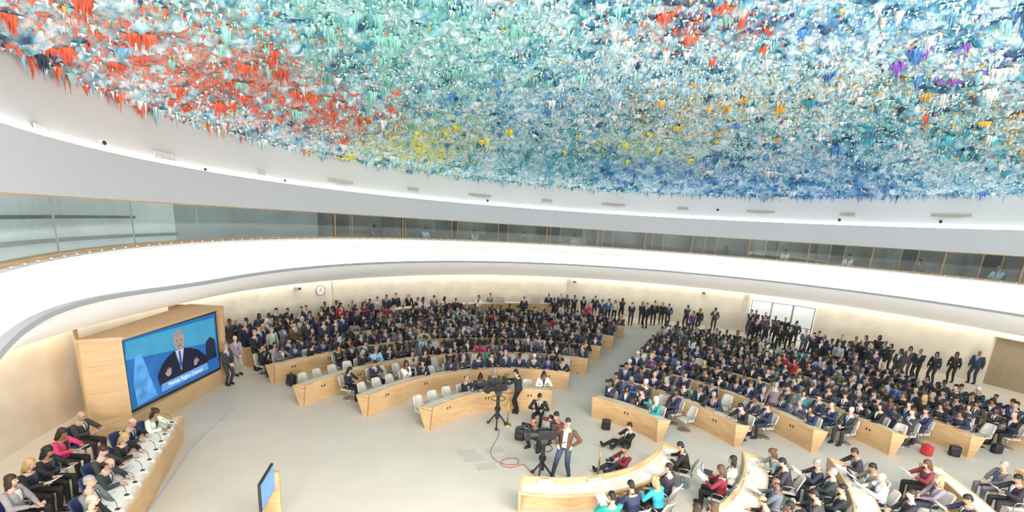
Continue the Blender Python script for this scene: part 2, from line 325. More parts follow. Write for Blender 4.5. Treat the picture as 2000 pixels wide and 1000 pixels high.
X=C0.x+RR*np.cos(AA);Y=C0.y+RR*np.sin(AA);Z=ZE+ZR*(1-(RR/RD)**2)
nz=vnoise(X,Y,1.1,1)*.4+vnoise(X,Y,2.7,2)*.35+vnoise(X,Y,6,3)*.25
Z=Z+.06-.55*np.abs(nz-.5)*1.4-.10*vnoise(X,Y,9,4)
V=np.stack([X.ravel(),Y.ravel(),Z.ravel()],1)
w=weights(V);sw=w.sum(1)
n1=vnoise(X,Y,1.6,21).ravel();n2=vnoise(X,Y,4.2,22).ravel();n3=vnoise(X,Y,.35,23).ravel();nn=(n1*.45+n2*.35+n3*.2)[:,None]
base=np.array(PAL)*np.ones((len(V),1))
for th,cx in((.47,(.52,.80,.88)),(.40,(.26,.58,.70)),(.33,(.08,.34,.48)),(.25,(.03,.09,.18))):
    base=np.where(nn<th,np.array(cx),base)
cw=(w@BC)/np.maximum(sw,1e-6)[:,None];k=np.clip(sw*.9,0,1)[:,None]*np.clip((vnoise(X,Y,3.1,7).ravel()[:,None]-.28)*2.4,0,1);k=np.clip(k,0,.9)
colr=np.clip(base*(1-k)+cw*k,0,1)
idx=np.arange(NR*NA).reshape(NR,NA)
q=np.stack([idx[:-1,:-1].ravel(),idx[:-1,1:].ravel(),idx[1:,1:].ravel(),idx[1:,:-1].ravel()],1)
q=q[V[q[:,0],1]>5.0]
def npmesh(name,V,loops,starts,cols,mats,smooth=False,matidx=None):
    me=bpy.data.meshes.new(name);me.vertices.add(len(V));me.vertices.foreach_set('co',np.asarray(V,dtype=np.float32).ravel())
    me.loops.add(len(loops));me.loops.foreach_set('vertex_index',np.asarray(loops,dtype=np.int32));me.polygons.add(len(starts));me.polygons.foreach_set('loop_start',np.asarray(starts,dtype=np.int32))
    if cols is not None:
        at=me.color_attributes.new('Col','FLOAT_COLOR','POINT');at.data.foreach_set('color',np.concatenate([cols,np.ones((len(cols),1))],1).astype(np.float32).ravel())
    for m in mats: me.materials.append(m)
    if matidx is not None: me.polygons.foreach_set('material_index',matidx)
    me.update(calc_edges=True);me.validate()
    if smooth: me.polygons.foreach_set('use_smooth',[True]*len(me.polygons))
    return me
struct(link('ceiling',npmesh('ceiling',V,q.ravel(),np.arange(len(q))*4,colr,[M['dome']],True)),'painted dome ceiling with a rough multicoloured surface')
pal=np.array([(.90,.97,.97),(.80,.93,.95),(.56,.82,.90),(.36,.66,.76),(.96,.98,.98),(.20,.46,.64),(.10,.26,.50),(.12,.44,.46),(.03,.05,.10),(.34,.66,.60),(.95,.5,.08),(.85,.12,.06)]);pw=np.array([.20,.16,.14,.13,.12,.07,.05,.06,.045,.07,.02,.01]);pw/=pw.sum()
def stal(P,W,L,Cc,K=5):
    N=len(P);ts=np.array([-.15,.1,.45,1.0]);fs=np.array([1.05,.7,.32,.03]);a=np.arange(K)*2*np.pi/K
    jit=1+.35*(np.random.rand(N,len(ts),K)-.5);ja=np.random.rand(N)*6.28;bend=(np.random.rand(N,2)-.5)*.12
    vx=P[:,0][:,None,None]+W[:,None,None]*fs[None,:,None]*jit*np.cos(a[None,None,:]+ja[:,None,None])+bend[:,0][:,None,None]*L[:,None,None]*ts[None,:,None]**2
    vy=P[:,1][:,None,None]+W[:,None,None]*fs[None,:,None]*jit*np.sin(a[None,None,:]+ja[:,None,None])+bend[:,1][:,None,None]*L[:,None,None]*ts[None,:,None]**2
    vz=P[:,2][:,None,None]-L[:,None,None]*ts[None,:,None]+0*vx
    V=np.stack([vx,vy,vz],-1).reshape(-1,3);T=len(ts);b=(np.arange(N)*T*K)[:,None,None]
    j=np.arange(T-1)[None,:,None];i=np.arange(K)[None,None,:];i2=(i+1)%K
    q=np.stack([b+j*K+i,b+j*K+i2,b+(j+1)*K+i2,b+(j+1)*K+i],-1).reshape(-1,4)
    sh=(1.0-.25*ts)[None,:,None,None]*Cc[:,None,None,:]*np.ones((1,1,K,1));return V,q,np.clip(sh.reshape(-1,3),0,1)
def sample(N):
    r=RD*np.sqrt(np.random.rand(N*3));a=2*np.pi*np.random.rand(N*3);P=np.stack([C0.x+r*np.cos(a),C0.y+r*np.sin(a),ZE+ZR*(1-(r/RD)**2)-.12],1)
    x,y=nproj(P);ok=(x>-80)&(x<2080)&(y>-120)&(P[:,1]>5);return P[ok][:N]
def colour(P,boost=1.):
    w=weights(P)*boost;sw=w.sum(1);u=np.random.rand(len(P));pick=u<np.clip(sw,0,.9)
    c=pal[np.random.choice(len(pal),len(P),p=pw)]
    cw=np.cumsum(w,1)/np.maximum(sw,1e-9)[:,None];s=(np.random.rand(len(P))[:,None]>cw).sum(1);s=np.clip(s,0,len(BL)-1)
    c=np.where(pick[:,None],BC[s]*(.75+.5*np.random.rand(len(P))[:,None]),c);return np.clip(c*(.9+.25*np.random.rand(len(P),1)),0,1)
Vs=[];Qs=[];Cs=[];off=0
P=sample(30000);W=.02+.055*np.random.rand(len(P))**1.5;L=.03+.12*np.random.rand(len(P))**1.8
v,q,c=stal(P,W,L,colour(P,.8));Vs.append(v);Qs.append(q+off);Cs.append(c);off+=len(v)
Pc=sample(480);Cl=colour(Pc,1.2);PP=[];WW=[];LL=[];CC_=[]
for k in range(len(Pc)):
    S=.08+.22*random.random()**2;Lm=.15+.34*random.random()**1.8
    for m in range(14):
        dx,dy=np.random.randn(2)*S*.55;d=math.hypot(dx,dy)/S
        PP.append(Pc[k]+np.array((dx,dy,0)));WW.append(.035+.04*random.random()+S*.12);LL.append(Lm*math.exp(-d*d*1.2)*(.6+.6*random.random())+.06);CC_.append(Cl[k]*(.7+.5*random.random()))
PP=np.array(PP);v,q,c=stal(PP,np.array(WW),np.array(LL),np.array(CC_));Vs.append(v);Qs.append(q+off);Cs.append(c);off+=len(v)
NE=1700;aE=np.radians(-50+270*np.random.rand(NE));P=np.stack([C0.x+(RD-.1-.35*np.random.rand(NE))*np.cos(aE),C0.y+(RD-.1-.35*np.random.rand(NE))*np.sin(aE),np.full(NE,ZE-.03)],1)
W=.03+.05*np.random.rand(NE);L=.06+.45*np.random.rand(NE)**5;v,q,c=stal(P,W,L,colour(P));Vs.append(v);Qs.append(q+off);Cs.append(c);off+=len(v)
V=np.concatenate(Vs);Q=np.concatenate(Qs);Cc=np.concatenate(Cs)
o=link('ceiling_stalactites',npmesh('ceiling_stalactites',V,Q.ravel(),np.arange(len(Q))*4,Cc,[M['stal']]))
tag(o,'countless small multicoloured stalactites hanging all over the dome ceiling','stalactites',kind='stuff')
print('shell',time.time()-T0)
# ---------------- people
def IK(S,W,l1,l2,pole):
    S=Vector(S);W=Vector(W);d=W-S;L=d.length
    if L>(l1+l2)*.985: W=S+d*((l1+l2)*.985/L);d=W-S;L=d.length
    L=max(L,abs(l1-l2)+.02);a=(l1*l1-l2*l2+L*L)/(2*L);h=math.sqrt(max(0,l1*l1-a*a));n=d.normalized();p=Vector(pole);p=(p-n*p.dot(n))
    p=p.normalized() if p.length>1e-4 else Vector((0,0,1));return S+n*a+p*h,W
def limb(mb,pts,rs,n=10):
    for i,p in enumerate(pts):
        mb.ell(p,(rs[i],)*3,None,n)
        if i<len(pts)-1: mb.cyl(p,pts[i+1],rs[i]*.99,rs[i+1]*.99,n)
def hand(mb,w,d,side,curl=.5):
    d=Vector(d).normalized();lat=Vector((1,0,0));lat=(lat-d*lat.dot(d));lat=lat.normalized() if lat.length>.2 else Vector((0,1,0));nrm=lat.cross(d)
    if nrm.z>0: nrm=-nrm
    rot=Matrix((lat,d,nrm)).transposed()
    mb.ell(w+d*.05,(.04,.052,.018),rot,8)
    for k,(o,l) in enumerate(((-.03,.06),(-.01,.075),(.01,.07),(.03,.055))):
        b=w+d*.085+lat*o;m=b+(d*(1-curl*.4)+nrm*curl*.6).normalized()*l*.55;e=m+(d*(1-curl)+nrm*curl).normalized()*l*.5
        limb(mb,[b,m,e],[.0098,.009,.008],6)
    s=-side;b=w+d*.03+lat*s*.03;m=b+(d*.6+lat*s*.7).normalized()*.04;e=m+(d*.9+lat*s*.2+nrm*.3).normalized()*.03
    limb(mb,[b,m,e],[.013,.011,.009],6)
TOR=[(-.14,.11,.10),(-.04,.165,.125),(.1,.165,.125),(.35,.145,.11),(.6,.165,.12),(.82,.185,.115),(.96,.16,.09),(1.06,.09,.07),(1.14,.055,.055)]
def torso(mb,pel,sh,inf=0,t0=-9,t1=9,fl=1.,female=False,extra=None):
    ax=Vector((1,0,0));sp=sh-pel;ay=sp.cross(ax).normalized()
    if ay.y<0: ay=-ay
    rs=[]
    L=list(TOR)
    if extra: L=[extra]+L
    for t,rx,ry in L:
        if t<t0 or t>t1:continue
        if female: rx*=.9;ry*=(.92 if t<.5 else 1.02)
        rs.append([pel+sp*t+ax*((rx+inf)*math.cos(a*math.pi/8))+ay*((ry+inf)*math.sin(a*math.pi/8)) for a in range(16)])
    mb.rings(rs);return ay
POSE={
'write':dict(pel=(0,0,.57),sh=(0,.13,1.0),hd=(0,.23,1.21),yaw=5,pit=-28,wr=(.14,.46,.80),wl=(-.16,.42,.80),hdir=(-.3,1,-.1)),
'lap':dict(pel=(0,0,.57),sh=(0,-.03,1.03),hd=(0,.02,1.26),yaw=-8,pit=-4,wr=(.09,.30,.70),wl=(-.07,.33,.68),hdir=(-.4,1,-.2)),
'cross':dict(pel=(0,0,.57),sh=(0,-.06,1.02),hd=(0,-.02,1.25),yaw=14,pit=0,wr=(-.10,.17,.90),wl=(.10,.20,.86),hdir=(-1,.2,0)),
'read':dict(pel=(0,0,.57),sh=(0,.02,1.02),hd=(0,.09,1.24),yaw=-4,pit=-24,wr=(.13,.38,.84),wl=(-.13,.38,.84),hdir=(0,1,.3)),
'chin':dict(pel=(0,0,.57),sh=(0,.04,1.02),hd=(0,.09,1.25),yaw=32,pit=-5,wr=(.06,.26,1.10),wl=(-.05,.34,.80),hdir=(0,.1,1)),
'side':dict(pel=(0,0,.95),sh=(0,0,1.42),hd=(0,.03,1.64),yaw=-10,pit=-3,wr=(.27,.05,.86),wl=(-.27,.05,.86),hdir=(0,.1,-1)),
'clasp':dict(pel=(0,0,.95),sh=(0,-.01,1.42),hd=(0,.02,1.64),yaw=8,pit=-6,wr=(.07,.24,.98),wl=(-.07,.25,.96),hdir=(-.5,.3,-.8)),
'fold':dict(pel=(0,0,.95),sh=(0,-.02,1.42),hd=(0,.01,1.64),yaw=20,pit=0,wr=(-.10,.20,1.26),wl=(.10,.22,1.22),hdir=(-1,.1,0)),
'phone':dict(pel=(0,0,.95),sh=(0,0,1.42),hd=(0,.06,1.63),yaw=-14,pit=-24,wr=(.10,.34,1.20),wl=(-.24,.1,.9),hdir=(-.3,.8,.5)),
'hip':dict(pel=(0,0,.95),sh=(-.02,-.01,1.43),hd=(-.02,.02,1.66),yaw=-20,pit=-4,wr=(.20,.06,1.00),wl=(-.21,.03,1.02),hdir=(-.4,.5,-.6),ar=(.25,.12,.09),al=(-.18,-.02,.09)),
'operate':dict(pel=(0,0,.95),sh=(0,.08,1.40),hd=(0,.16,1.61),yaw=0,pit=-12,wr=(.16,.50,1.22),wl=(-.14,.50,1.26),hdir=(0,1,.1)),
'floor':dict(pel=(0,0,.13),sh=(0,-.10,.56),hd=(0,-.03,.79),yaw=0,pit=-10,wr=(.10,.26,.44),wl=(-.10,.28,.46),hdir=(-.3,1,0),ar=(.14,.84,.09),al=(-.10,.62,.09)),
'crouch':dict(pel=(0,0,.36),sh=(0,.16,.76),hd=(0,.24,.97),yaw=0,pit=-4,wr=(.07,.42,.90),wl=(-.05,.46,.88),hdir=(-.4,.6,.3),ar=(.15,.22,.09),al=(-.13,-.18,.09)),
}
def headrot(yaw,pit): return Matrix.Rotation(rad(-yaw),3,'Z')@Matrix.Rotation(rad(pit),3,'X')
CACHE={};VOX={'near':.0095,'mid':.017,'low':.03}
def vox(mb,size,name,mats,sm=0):
    me=mb.mesh('tmp',[]);o=link('tmp',me);md=o.modifiers.new('r','REMESH');md.mode='VOXEL';md.voxel_size=size;md.use_smooth_shade=True
    if sm: s=o.modifiers.new('s','SMOOTH');s.factor=.5;s.iterations=sm
    dg=bpy.context.evaluated_depsgraph_get();r=bpy.data.meshes.new_from_object(o.evaluated_get(dg));bpy.data.objects.remove(o);r.name=name
    r.materials.clear()
    for m in mats:r.materials.append(m)
    return r
def arr(me):
    n=len(me.vertices);v=np.empty(n*3,np.float32);me.vertices.foreach_get('co',v);L=np.empty(len(me.loops),np.int32);me.loops.foreach_get('vertex_index',L)
    s=np.empty(len(me.polygons),np.int32);me.polygons.foreach_get('loop_start',s);mi=np.empty(len(me.polygons),np.int32);me.polygons.foreach_get('material_index',mi);return v.reshape(-1,3),L,s,mi
def joinm(name,meshes,smooth=True):
    mats=[];V=[];Ls=[];S=[];MI=[];ov=ol=0
    for me in meshes:
        v,L,s,mi=arr(me);mp=[]
        for m in me.materials:
            if m not in mats:mats.append(m)
            mp.append(mats.index(m))
        V.append(v);Ls.append(L+ov);S.append(s+ol);MI.append(np.array(mp)[mi]);ov+=len(v);ol+=len(L)
    return npmesh(name,np.concatenate(V),np.concatenate(Ls),np.concatenate(S),None,mats,smooth,np.concatenate(MI).astype(np.int32))
def parts(pose,hair,res):
    key=(pose,hair,res)
    if key in CACHE:return CACHE[key]
    p=POSE[pose];fem=hair=='l';vs=VOX[res];pel=Vector(p['pel']);sh=Vector(p['sh']);hd=Vector(p['hd']);HR=headrot(p['yaw'],p['pit'])
    sit=pose in('write','lap','cross','read','chin')
    swd=.175 if fem else .195
    Sr=sh+Vector((swd,0,-.02));Sl=sh+Vector((-swd,0,-.02))
    pr=(1,-.5,-.5) if pose!='hip' else (1,-.3,0);pl=(-pr[0],pr[1],pr[2])
    Er,Wr=IK(Sr,p['wr'],.29,.26,pr);El,Wl=IK(Sl,p['wl'],.29,.26,pl)
    Hr=pel+Vector((.095,0,-.03));Hl=pel+Vector((-.095,0,-.03))
    if sit: ar=Vector((.13,.44,.09));al=Vector((-.12,.40,.09))
    else: ar=Vector(p.get('ar',(.11,.02,.09)));al=Vector(p.get('al',(-.11,-.02,.09)))
    Kr,ar=IK(Hr,ar,.45,.44,(.12,1,.45 if sit or pel.z<.5 else .0));Kl,al=IK(Hl,al,.45,.44,(-.12,1,.45 if sit or pel.z<.5 else .0))
    if not sit and pel.z>.8: Kr.x=min(Kr.x,.17);Kl.x=max(Kl.x,-.14)
    hdv=Vector(p['hdir']);hdl=Vector((-hdv.x,hdv.y,hdv.z));D={}
    mb=MB();torso(mb,pel,sh,female=fem)
    limb(mb,[Sr,Er,Wr],[.052,.041,.028]);limb(mb,[Sl,El,Wl],[.052,.041,.028])
    if res!='low': hand(mb,Wr,hdv,1);hand(mb,Wl,hdl,-1)
    else: mb.ell(Wr+hdv.normalized()*.06,(.035,.05,.03));mb.ell(Wl+hdl.normalized()*.06,(.035,.05,.03))
    limb(mb,[Hr,Kr,ar],[.085,.055,.038]);limb(mb,[Hl,Kl,al],[.085,.055,.038])
    fd=Vector((0,1,0))
    if pose=='floor': fd=Vector((0,.4,.9))
    fr_=Matrix.Rotation(rad(60) if pose=='floor' else 0,3,'X')
    for a in(ar,al): mb.ell(a+fd*.07+Vector((0,0,-.035 if pose!='floor' else 0)),(.042,.125,.045),fr_,10)
    limb(mb,[sh+Vector((0,0,.0)),hd-HR@Vector((0,.01,.06))],[.06,.052])
    h=lambda x,y,z:hd+HR@Vector((x,y,z))
    mb.ell(h(0,-.01,.03),(.075,.095,.092),HR,14);mb.ell(h(0,.02,-.035),(.06,.072,.078),HR,12);mb.ell(h(0,.055,-.085),(.03,.03,.026),HR,8)
    mb.ell(h(0,.096,-.012),(.013,.02,.026),HR,8);mb.ell(h(0,.07,.028),(.05,.022,.014),HR,8)
    for s in(-1,1): mb.ell(h(s*.076,-.005,-.005),(.012,.022,.032),HR,8)
    body=vox(mb,vs,'body',[M['skin']])
    mb=MB()
    for s in(-1,1): mb.ell(h(s*.03,.083,.006),(.010,.008,.006),HR,8,0);mb.box(h(s*.031,.089,.032),(.028,.006,.005),HR,0)
    mb.ell(h(0,.091,-.055),(.022,.008,.006),HR,8,1)
    D['body']=joinm('body',[body,mb.mesh('f',[M['eye'],M['lipc']],True)])
    mb=MB();mb.ell(h(0,-.016,.054),(.083,.100,.088),HR,14);mb.ell(h(0,-.05,-.01),(.074,.065,.07),HR,12)
    if hair=='l':
        mb.ell(h(0,-.055,-.08),(.088,.06,.11),HR,12)
        if pose not in('cross','chin','fold'): mb.ell(h(0,-.06,-.17),(.085,.045,.09),HR,12)
        for s in(-1,1): mb.ell(h(s*.075,-.0,-.05),(.024,.045,.11),HR,10)
        if pose in('write','side'): mb.ell(h(0,-.12,.06),(.045,.045,.045),HR,10)
    if hair=='b':
        mb=MB();mb.ell(h(0,-.045,-.005),(.083,.075,.045),HR,12)
        for s in(-1,1): mb.ell(h(s*.074,-.01,.02),(.012,.035,.03),HR,8)
    D['hair']=vox(mb,max(vs,.011),'hair',[M['hair']])
    mb=MB();ay=torso(mb,pel,sh,.022,t0=-.05,t1=1.03,female=fem,extra=(-.16,.175,.14) if sit or pel.z<.5 else (-.34,.185,.145))
    for S,E,W in((Sr,Er,Wr),(Sl,El,Wl)):
        limb(mb,[S,E,E+(W-E)*.9],[.072,.058,.045])
    D['jacket']=vox(mb,vs,'jacket',[M['jacket']],1)
    sp=sh-pel
    def front(t,x,inf):
        for i in range(len(TOR)-1):
            if TOR[i][0]<=t<=TOR[i+1][0]:
                f=(t-TOR[i][0])/(TOR[i+1][0]-TOR[i][0]);rx=TOR[i][1]*(1-f)+TOR[i+1][1]*f+inf;ry=TOR[i][2]*(1-f)+TOR[i+1][2]*f+inf;break
        return pel+sp*t+Vector((x,0,0))+ay*ry*math.sqrt(max(.05,1-(x/rx)**2))
    def strip(mb,w0,w1,ta,tb,inf):
        vs_=[];n=7
        for i in range(n):
            t=ta+(tb-ta)*i/(n-1);w=w0+(w1-w0)*i/(n-1)
            for x in(-w,-w*.5,0,w*.5,w): vs_.append(front(t,x,inf))
        mb.add(vs_,[(i*5+j,i*5+j+1,(i+1)*5+j+1,(i+1)*5+j) for i in range(n-1) for j in range(4)])
    mb=MB()
    if pose=='hip': strip(mb,.065,.06,.05,1.0,.030)
    else: strip(mb,.008,.066,.48,1.0,.030)
    nb=sh+Vector((0,.0,.02));nv=(hd-nb).normalized();mb.cyl(nb,nb+nv*.038,.078,.064,14)
    D['shirt']=mb.mesh('shirt',[M['shirt']],True)
    if hair!='l':
        mb=MB();strip(mb,.024,.018,.44,.97,.036);mb.ell(front(1.0,0,.036)+Vector((0,.0,.01)),(.022,.014,.02));D['tie']=mb.mesh('tie',[M['tie']],True)
    mb=MB();torso(mb,pel,sh,.012,t1=.2)
    for H_,K,a in((Hr,Kr,ar),(Hl,Kl,al)):
        mb.ell(H_,(.1,.1,.1));limb(mb,[H_,K,K+(a-K)*.95],[.098,.07,.055])
    D['trousers']=vox(mb,vs,'trousers',[M['trousers']],1)
    for k_,a in(('shoe',ar),('shoe.001',al)):
        mb=MB();c=a+fd*.07+Vector((0,0,-.035 if pose!='floor' else 0));mb.ell(c,(.05,.138,.052),fr_,12)
        if pose!='floor': mb.box(c+Vector((0,0,-.04)),(.085,.25,.018))
        D[k_]=mb.mesh('shoe',[M['shoe']],True)
    CACHE[key]=D;return D
JC={}
def joined(pose,hair,res):
    k=(pose,hair,res)
    if k not in JC:
        D=parts(pose,hair,res);JC[k]=joinm('person_%s_%s_%s'%k,list(D.values()))
    return JC[k]
COLS={'navy suit':(.026,.034,.075),'black suit':(.016,.016,.018),'charcoal suit':(.042,.044,.05),'grey suit':(.15,.155,.165),'brown jacket':(.12,.065,.03),'light grey jacket':(.38,.38,.39),'beige jacket':(.48,.40,.30),
'red top':(.50,.03,.03),'white top':(.78,.77,.75),'teal top':(.02,.28,.30),'turquoise top':(.05,.45,.52),'pink jacket':(.60,.08,.20),'purple top':(.15,.06,.22),'blue top':(.06,.16,.42),'burgundy top':(.22,.03,.05),'orange top':(.72,.22,.04),'black top':(.017,.017,.02),'green top':(.05,.16,.08),'yellow top':(.65,.5,.1),'sky blue top':(.35,.52,.7),'patterned grey top':(.28,.27,.27)}
SKIN=[(.62,.38,.27),(.68,.43,.32),(.55,.32,.21),(.40,.22,.13),(.16,.08,.05),(.24,.13,.08),(.66,.42,.31)]
HAIR={'black':(.012,.010,.010),'dark brown':(.035,.02,.012),'brown':(.10,.05,.025),'blond':(.48,.33,.15),'grey':(.32,.31,.30),'white':(.62,.61,.58)}
def setc(o,q):
    for k in('skin','hair','jacket','shirt','tie','trousers'): o[k+'_color']=q[k]
def person(q,near=False):
    sc=q.get('sc',1.);hair=q['hs'];pose=q['pose']
    if near:
        D=parts(pose,hair,'near');o=link('person',D['body'])
        for k,me in D.items():
            if k=='body' or (k=='tie' and q.get('notie')):continue
            c=link(k.split('.')[0],me,o);c[k+'_color']=q.get(k,(0,0,0))
        o['skin_color']=q['skin']
    else:
        o=link('person',joined(pose,hair,'mid'));setc(o,q)
    o.location=q['loc'];o.rotation_euler=(0,0,q['yaw']);o.scale=(sc,)*3
    tag(o,q['label'],'person',q.get('group'));return o
def yawto(P,T): return math.atan2(-(T[0]-P[0]),(T[1]-P[1]))
def rcols(fem,jn=None,hn=None,skin=None,shirt=None,tr=None):
    if jn is None:
        if fem: jn=random.choices(['black top','navy suit','red top','white top','purple top','blue top','teal top','grey suit','beige jacket','pink jacket','patterned grey top','burgundy top','charcoal suit'],[34,20,2.5,4,2,3,1.5,7,3,1.2,4,1,20])[0]
        else: jn=random.choices(['navy suit','black suit','charcoal suit','grey suit','brown jacket','light grey jacket','sky blue top'],[40,28,22,7,1.5,1.5,1])[0]
    sk=skin if skin is not None else random.choice(SKIN)
    if hn is None:
        hn=random.choices(['black','dark brown','brown','grey','blond','white'],[34,26,14,13,6 if fem else 3,4])[0]
        if sk[0]<.42: hn=random.choices(['black','grey'],[8,1])[0]
    jc=tuple(c*random.uniform(.85,1.25) for c in COLS[jn])
    return dict(jacket=jc,skin=sk,hair=HAIR[hn],shirt=shirt or random.choice([(.75,.75,.75),(.75,.75,.75),(.7,.72,.8),(.4,.5,.68),(.06,.06,.07)] if not fem else [(.7,.7,.7),(.03,.03,.03),(.05,.05,.08)]),tie=random.choice([(.02,.03,.12),(.25,.02,.03),(.05,.05,.06),(.03,.15,.4),(.02,.02,.02),(.3,.5,.7)]),
      trousers=tr or (tuple(c*.9 for c in jc) if 'suit' in jn else random.choice([(.015,.015,.017),(.03,.035,.06),(.02,.02,.02)])),jn=jn,hn=hn)
# ---------------- chair
cm={}
def chair_parts(shell):
    P={}
    mb=MB();mb.rbox((0,.03,.425),(.47,.46,.06),.025);P['seat']=mb.mesh('seat',[shell],True)
    mb=MB();g=[]
    for th in(0,.035):
        for j in range(7):
            z=.44+j*.078;lean=-.20-.018*j-.0015*j*j
            for i in range(7):
                x=(i-3)/3*(.23-.004*j*j*.35);g.append((x,lean+.05*(abs(i-3)/3)**2-th,z+(-.015 if (abs(i-3)==3 and j==6) else 0)))
    f=[]
    for t in(0,49): f+=[(t+j*7+i,t+j*7+i+1,t+(j+1)*7+i+1,t+(j+1)*7+i) for j in range(6) for i in range(6)]
    bd=[i for i in range(7)]+[j*7+6 for j in range(1,7)]+[42+i for i in range(5,-1,-1)]+[j*7 for j in range(5,0,-1)]
    f+=[(bd[k],bd[(k+1)%len(bd)],bd[(k+1)%len(bd)]+49,bd[k]+49) for k in range(len(bd))]
    mb.add(g,f);P['backrest']=mb.mesh('backrest',[shell],True)
    for s in(-1,1):
        mb=MB();mb.tube([(s*.24,-.2,.46),(s*.27,-.16,.62),(s*.27,-.05,.655),(s*.27,.12,.65),(s*.27,.17,.6),(s*.24,.15,.42)],.014,6);P['armrest' if s<0 else 'armrest.001']=mb.mesh('armrest',[M['metal']],True)
    mb=MB();mb.cyl((0,.03,.03),(0,.03,.40),.03,.025,10);P['pedestal']=mb.mesh('pedestal',[M['metal']],True)
    mb=MB();mb.cyl((0,.03,0.0),(0,.03,.025),.25,.22,20);P['base']=mb.mesh('base',[M['metal']],False)
    return P
CP={'cream':chair_parts(M['shell']),'blue':chair_parts(M['blue'])}
CJ={k:joinm('chair_'+k,list(v.values()),False) for k,v in CP.items()}
croot={}
def chair(loc,yaw,label,kind='cream',near=False,group=None):
    loc=(loc[0],loc[1],0)
    if near:
        if kind not in croot:
            r=empty('office_chair',loc,yaw)
            for k,me in CP[kind].items(): link(k.split('.')[0],me,r)
            croot[kind]=r;o=r
        else: o=copyt(croot[kind],loc,yaw)
    else:
        o=link('office_chair',CJ[kind]);o.location=loc;o.rotation_euler=(0,0,yaw)
    tag(o,label,'chair',group);return o
# ---------------- desks
def desk(c,r,a0,a1,label,slots=True,low=False):
    t=empty('curved_desk',(c[0],c[1],0))
    mb=MB();mb.rev([(r+.10,.0),(r+.14,.0),(r+.05,.88),(r,.88)],a0,a1,2,(0,0))
    mb.build('front_panel',M['wood'],t)
    mb=MB();mb.rev([(r+.07,.72),(r+.62,.72),(r+.62,.75),(r+.07,.75)],a0,a1,2,(0,0));mb.build('desktop',M['top'],t)
    mb=MB();mb.rev([(r+.60,.70),(r+.635,.70),(r+.635,.76),(r+.60,.76)],a0,a1,2,(0,0));mb.build('edge_strip',M['wood'],t)
    for a,s in((a0,1),(a1,-1)):
        A=rad(a);B=rad(a+s*math.degrees(.05/r));mb=MB();v=[]
        for q in(A,B):
            for rr_,z in((r+.08,0),(r+.34,0),(r+.64,.77),(r-.01,.89)): v.append((rr_*math.cos(q),rr_*math.sin(q),z))
        mb.add(v,[(0,1,2,3),(4,5,6,7),(0,1,5,4),(1,2,6,5),(2,3,7,6),(3,0,4,7)]);mb.build('end_panel',M['wood'],t)
    if slots:
        n=max(1,int(rad(a1-a0)*r/1.6)) if a1>a0 else max(1,int(rad(a0-a1)*r/1.6))
        for k in range(n):
            a=rad(a0+(a1-a0)*(k+.5)/n)
            for d in(-.06,.06):
                mb=MB();aa_=a+d/r;R_=r+.035;mb.box((R_*math.cos(aa_),R_*math.sin(aa_),.60),(.02,.05,.10),Matrix.Rotation(aa_,3,'Z'));mb.build('cable_slot',M['dark'],t)
    tag(t,label,'desk')
    return t
def plate(P,yaw,label,text=None,grp='name plates on the desks'):
    if 'pl' not in cm:
        mb=MB();mb.add([(-.15,-.05,0),(.15,-.05,0),(.15,.05,0),(-.15,.05,0),(-.15,0,.1),(.15,0,.1)],[(0,1,2,3),(0,1,5,4),(2,3,4,5),(0,3,4),(1,2,5)]);cm['pl']=mb.mesh('name_plate',[M['paper']])
    o=link('name_plate',cm['pl']);o.location=P;o.rotation_euler=(0,0,yaw);tag(o,label,'name plate',grp);return o
def sheet(P,yaw,label,grp='papers on the desks',tilt=0):
    if 'sh' not in cm:
        mb=MB();mb.box((0,0,.004),(.21,.297,.008));mb.box((.06,.03,.010),(.21,.29,.004),Matrix.Rotation(.2,3,'Z'));cm['sh']=mb.mesh('paper_stack',[M['paper']])
    o=link('paper_stack',cm['sh']);o.location=P;o.rotation_euler=(tilt,0,yaw);tag(o,label,'papers',grp);return o
def laptop(P,yaw,label):
    o=empty('laptop',P,yaw);mb=MB();mb.rbox((0,0,.01),(.34,.24,.02),.006);mb.build('keyboard_base',M['dark'],o)
    mb=MB();mb.rbox((0,.16,.11),(.34,.012,.23),.004,Matrix.Rotation(-.3,3,'X'));s=mb.build('lid',M['black'],o)
    mb=MB();mb.box((0,.150,.11),(.31,.004,.20),Matrix.Rotation(-.3,3,'X'));mb.build('display',M['laps'],s);tag(o,label,'laptop')
M['laps']=mat('laptop_display',(.5,.6,.7),.3,.2,8,emit=.3)
O=(1.4,12.7);ROWS=[4.4,6.95,9.55,12.4,15.4,18.9]
aL=[85.6,79.3,75,73.3,71.6,70.8];bL=[154,157,160,154.5,151.6,122];aRt=[64]*6;bR=[29,18.2,13,10.7,9.4,8.5]
LINES=[[.82,1.95],[.82,1.95],[.82,2.05],[.82,1.6,2.42],[.82,1.7,2.85],[.82,1.55]]
PEO=[];CHR=[]
def occ_desc(blk,i,j,n): return '%s from aisle %s %s desk of %s block'%(ordi(n),'at' if j==0 else ('behind' if j==1 else 'far behind'),ORD[i+1],blk)
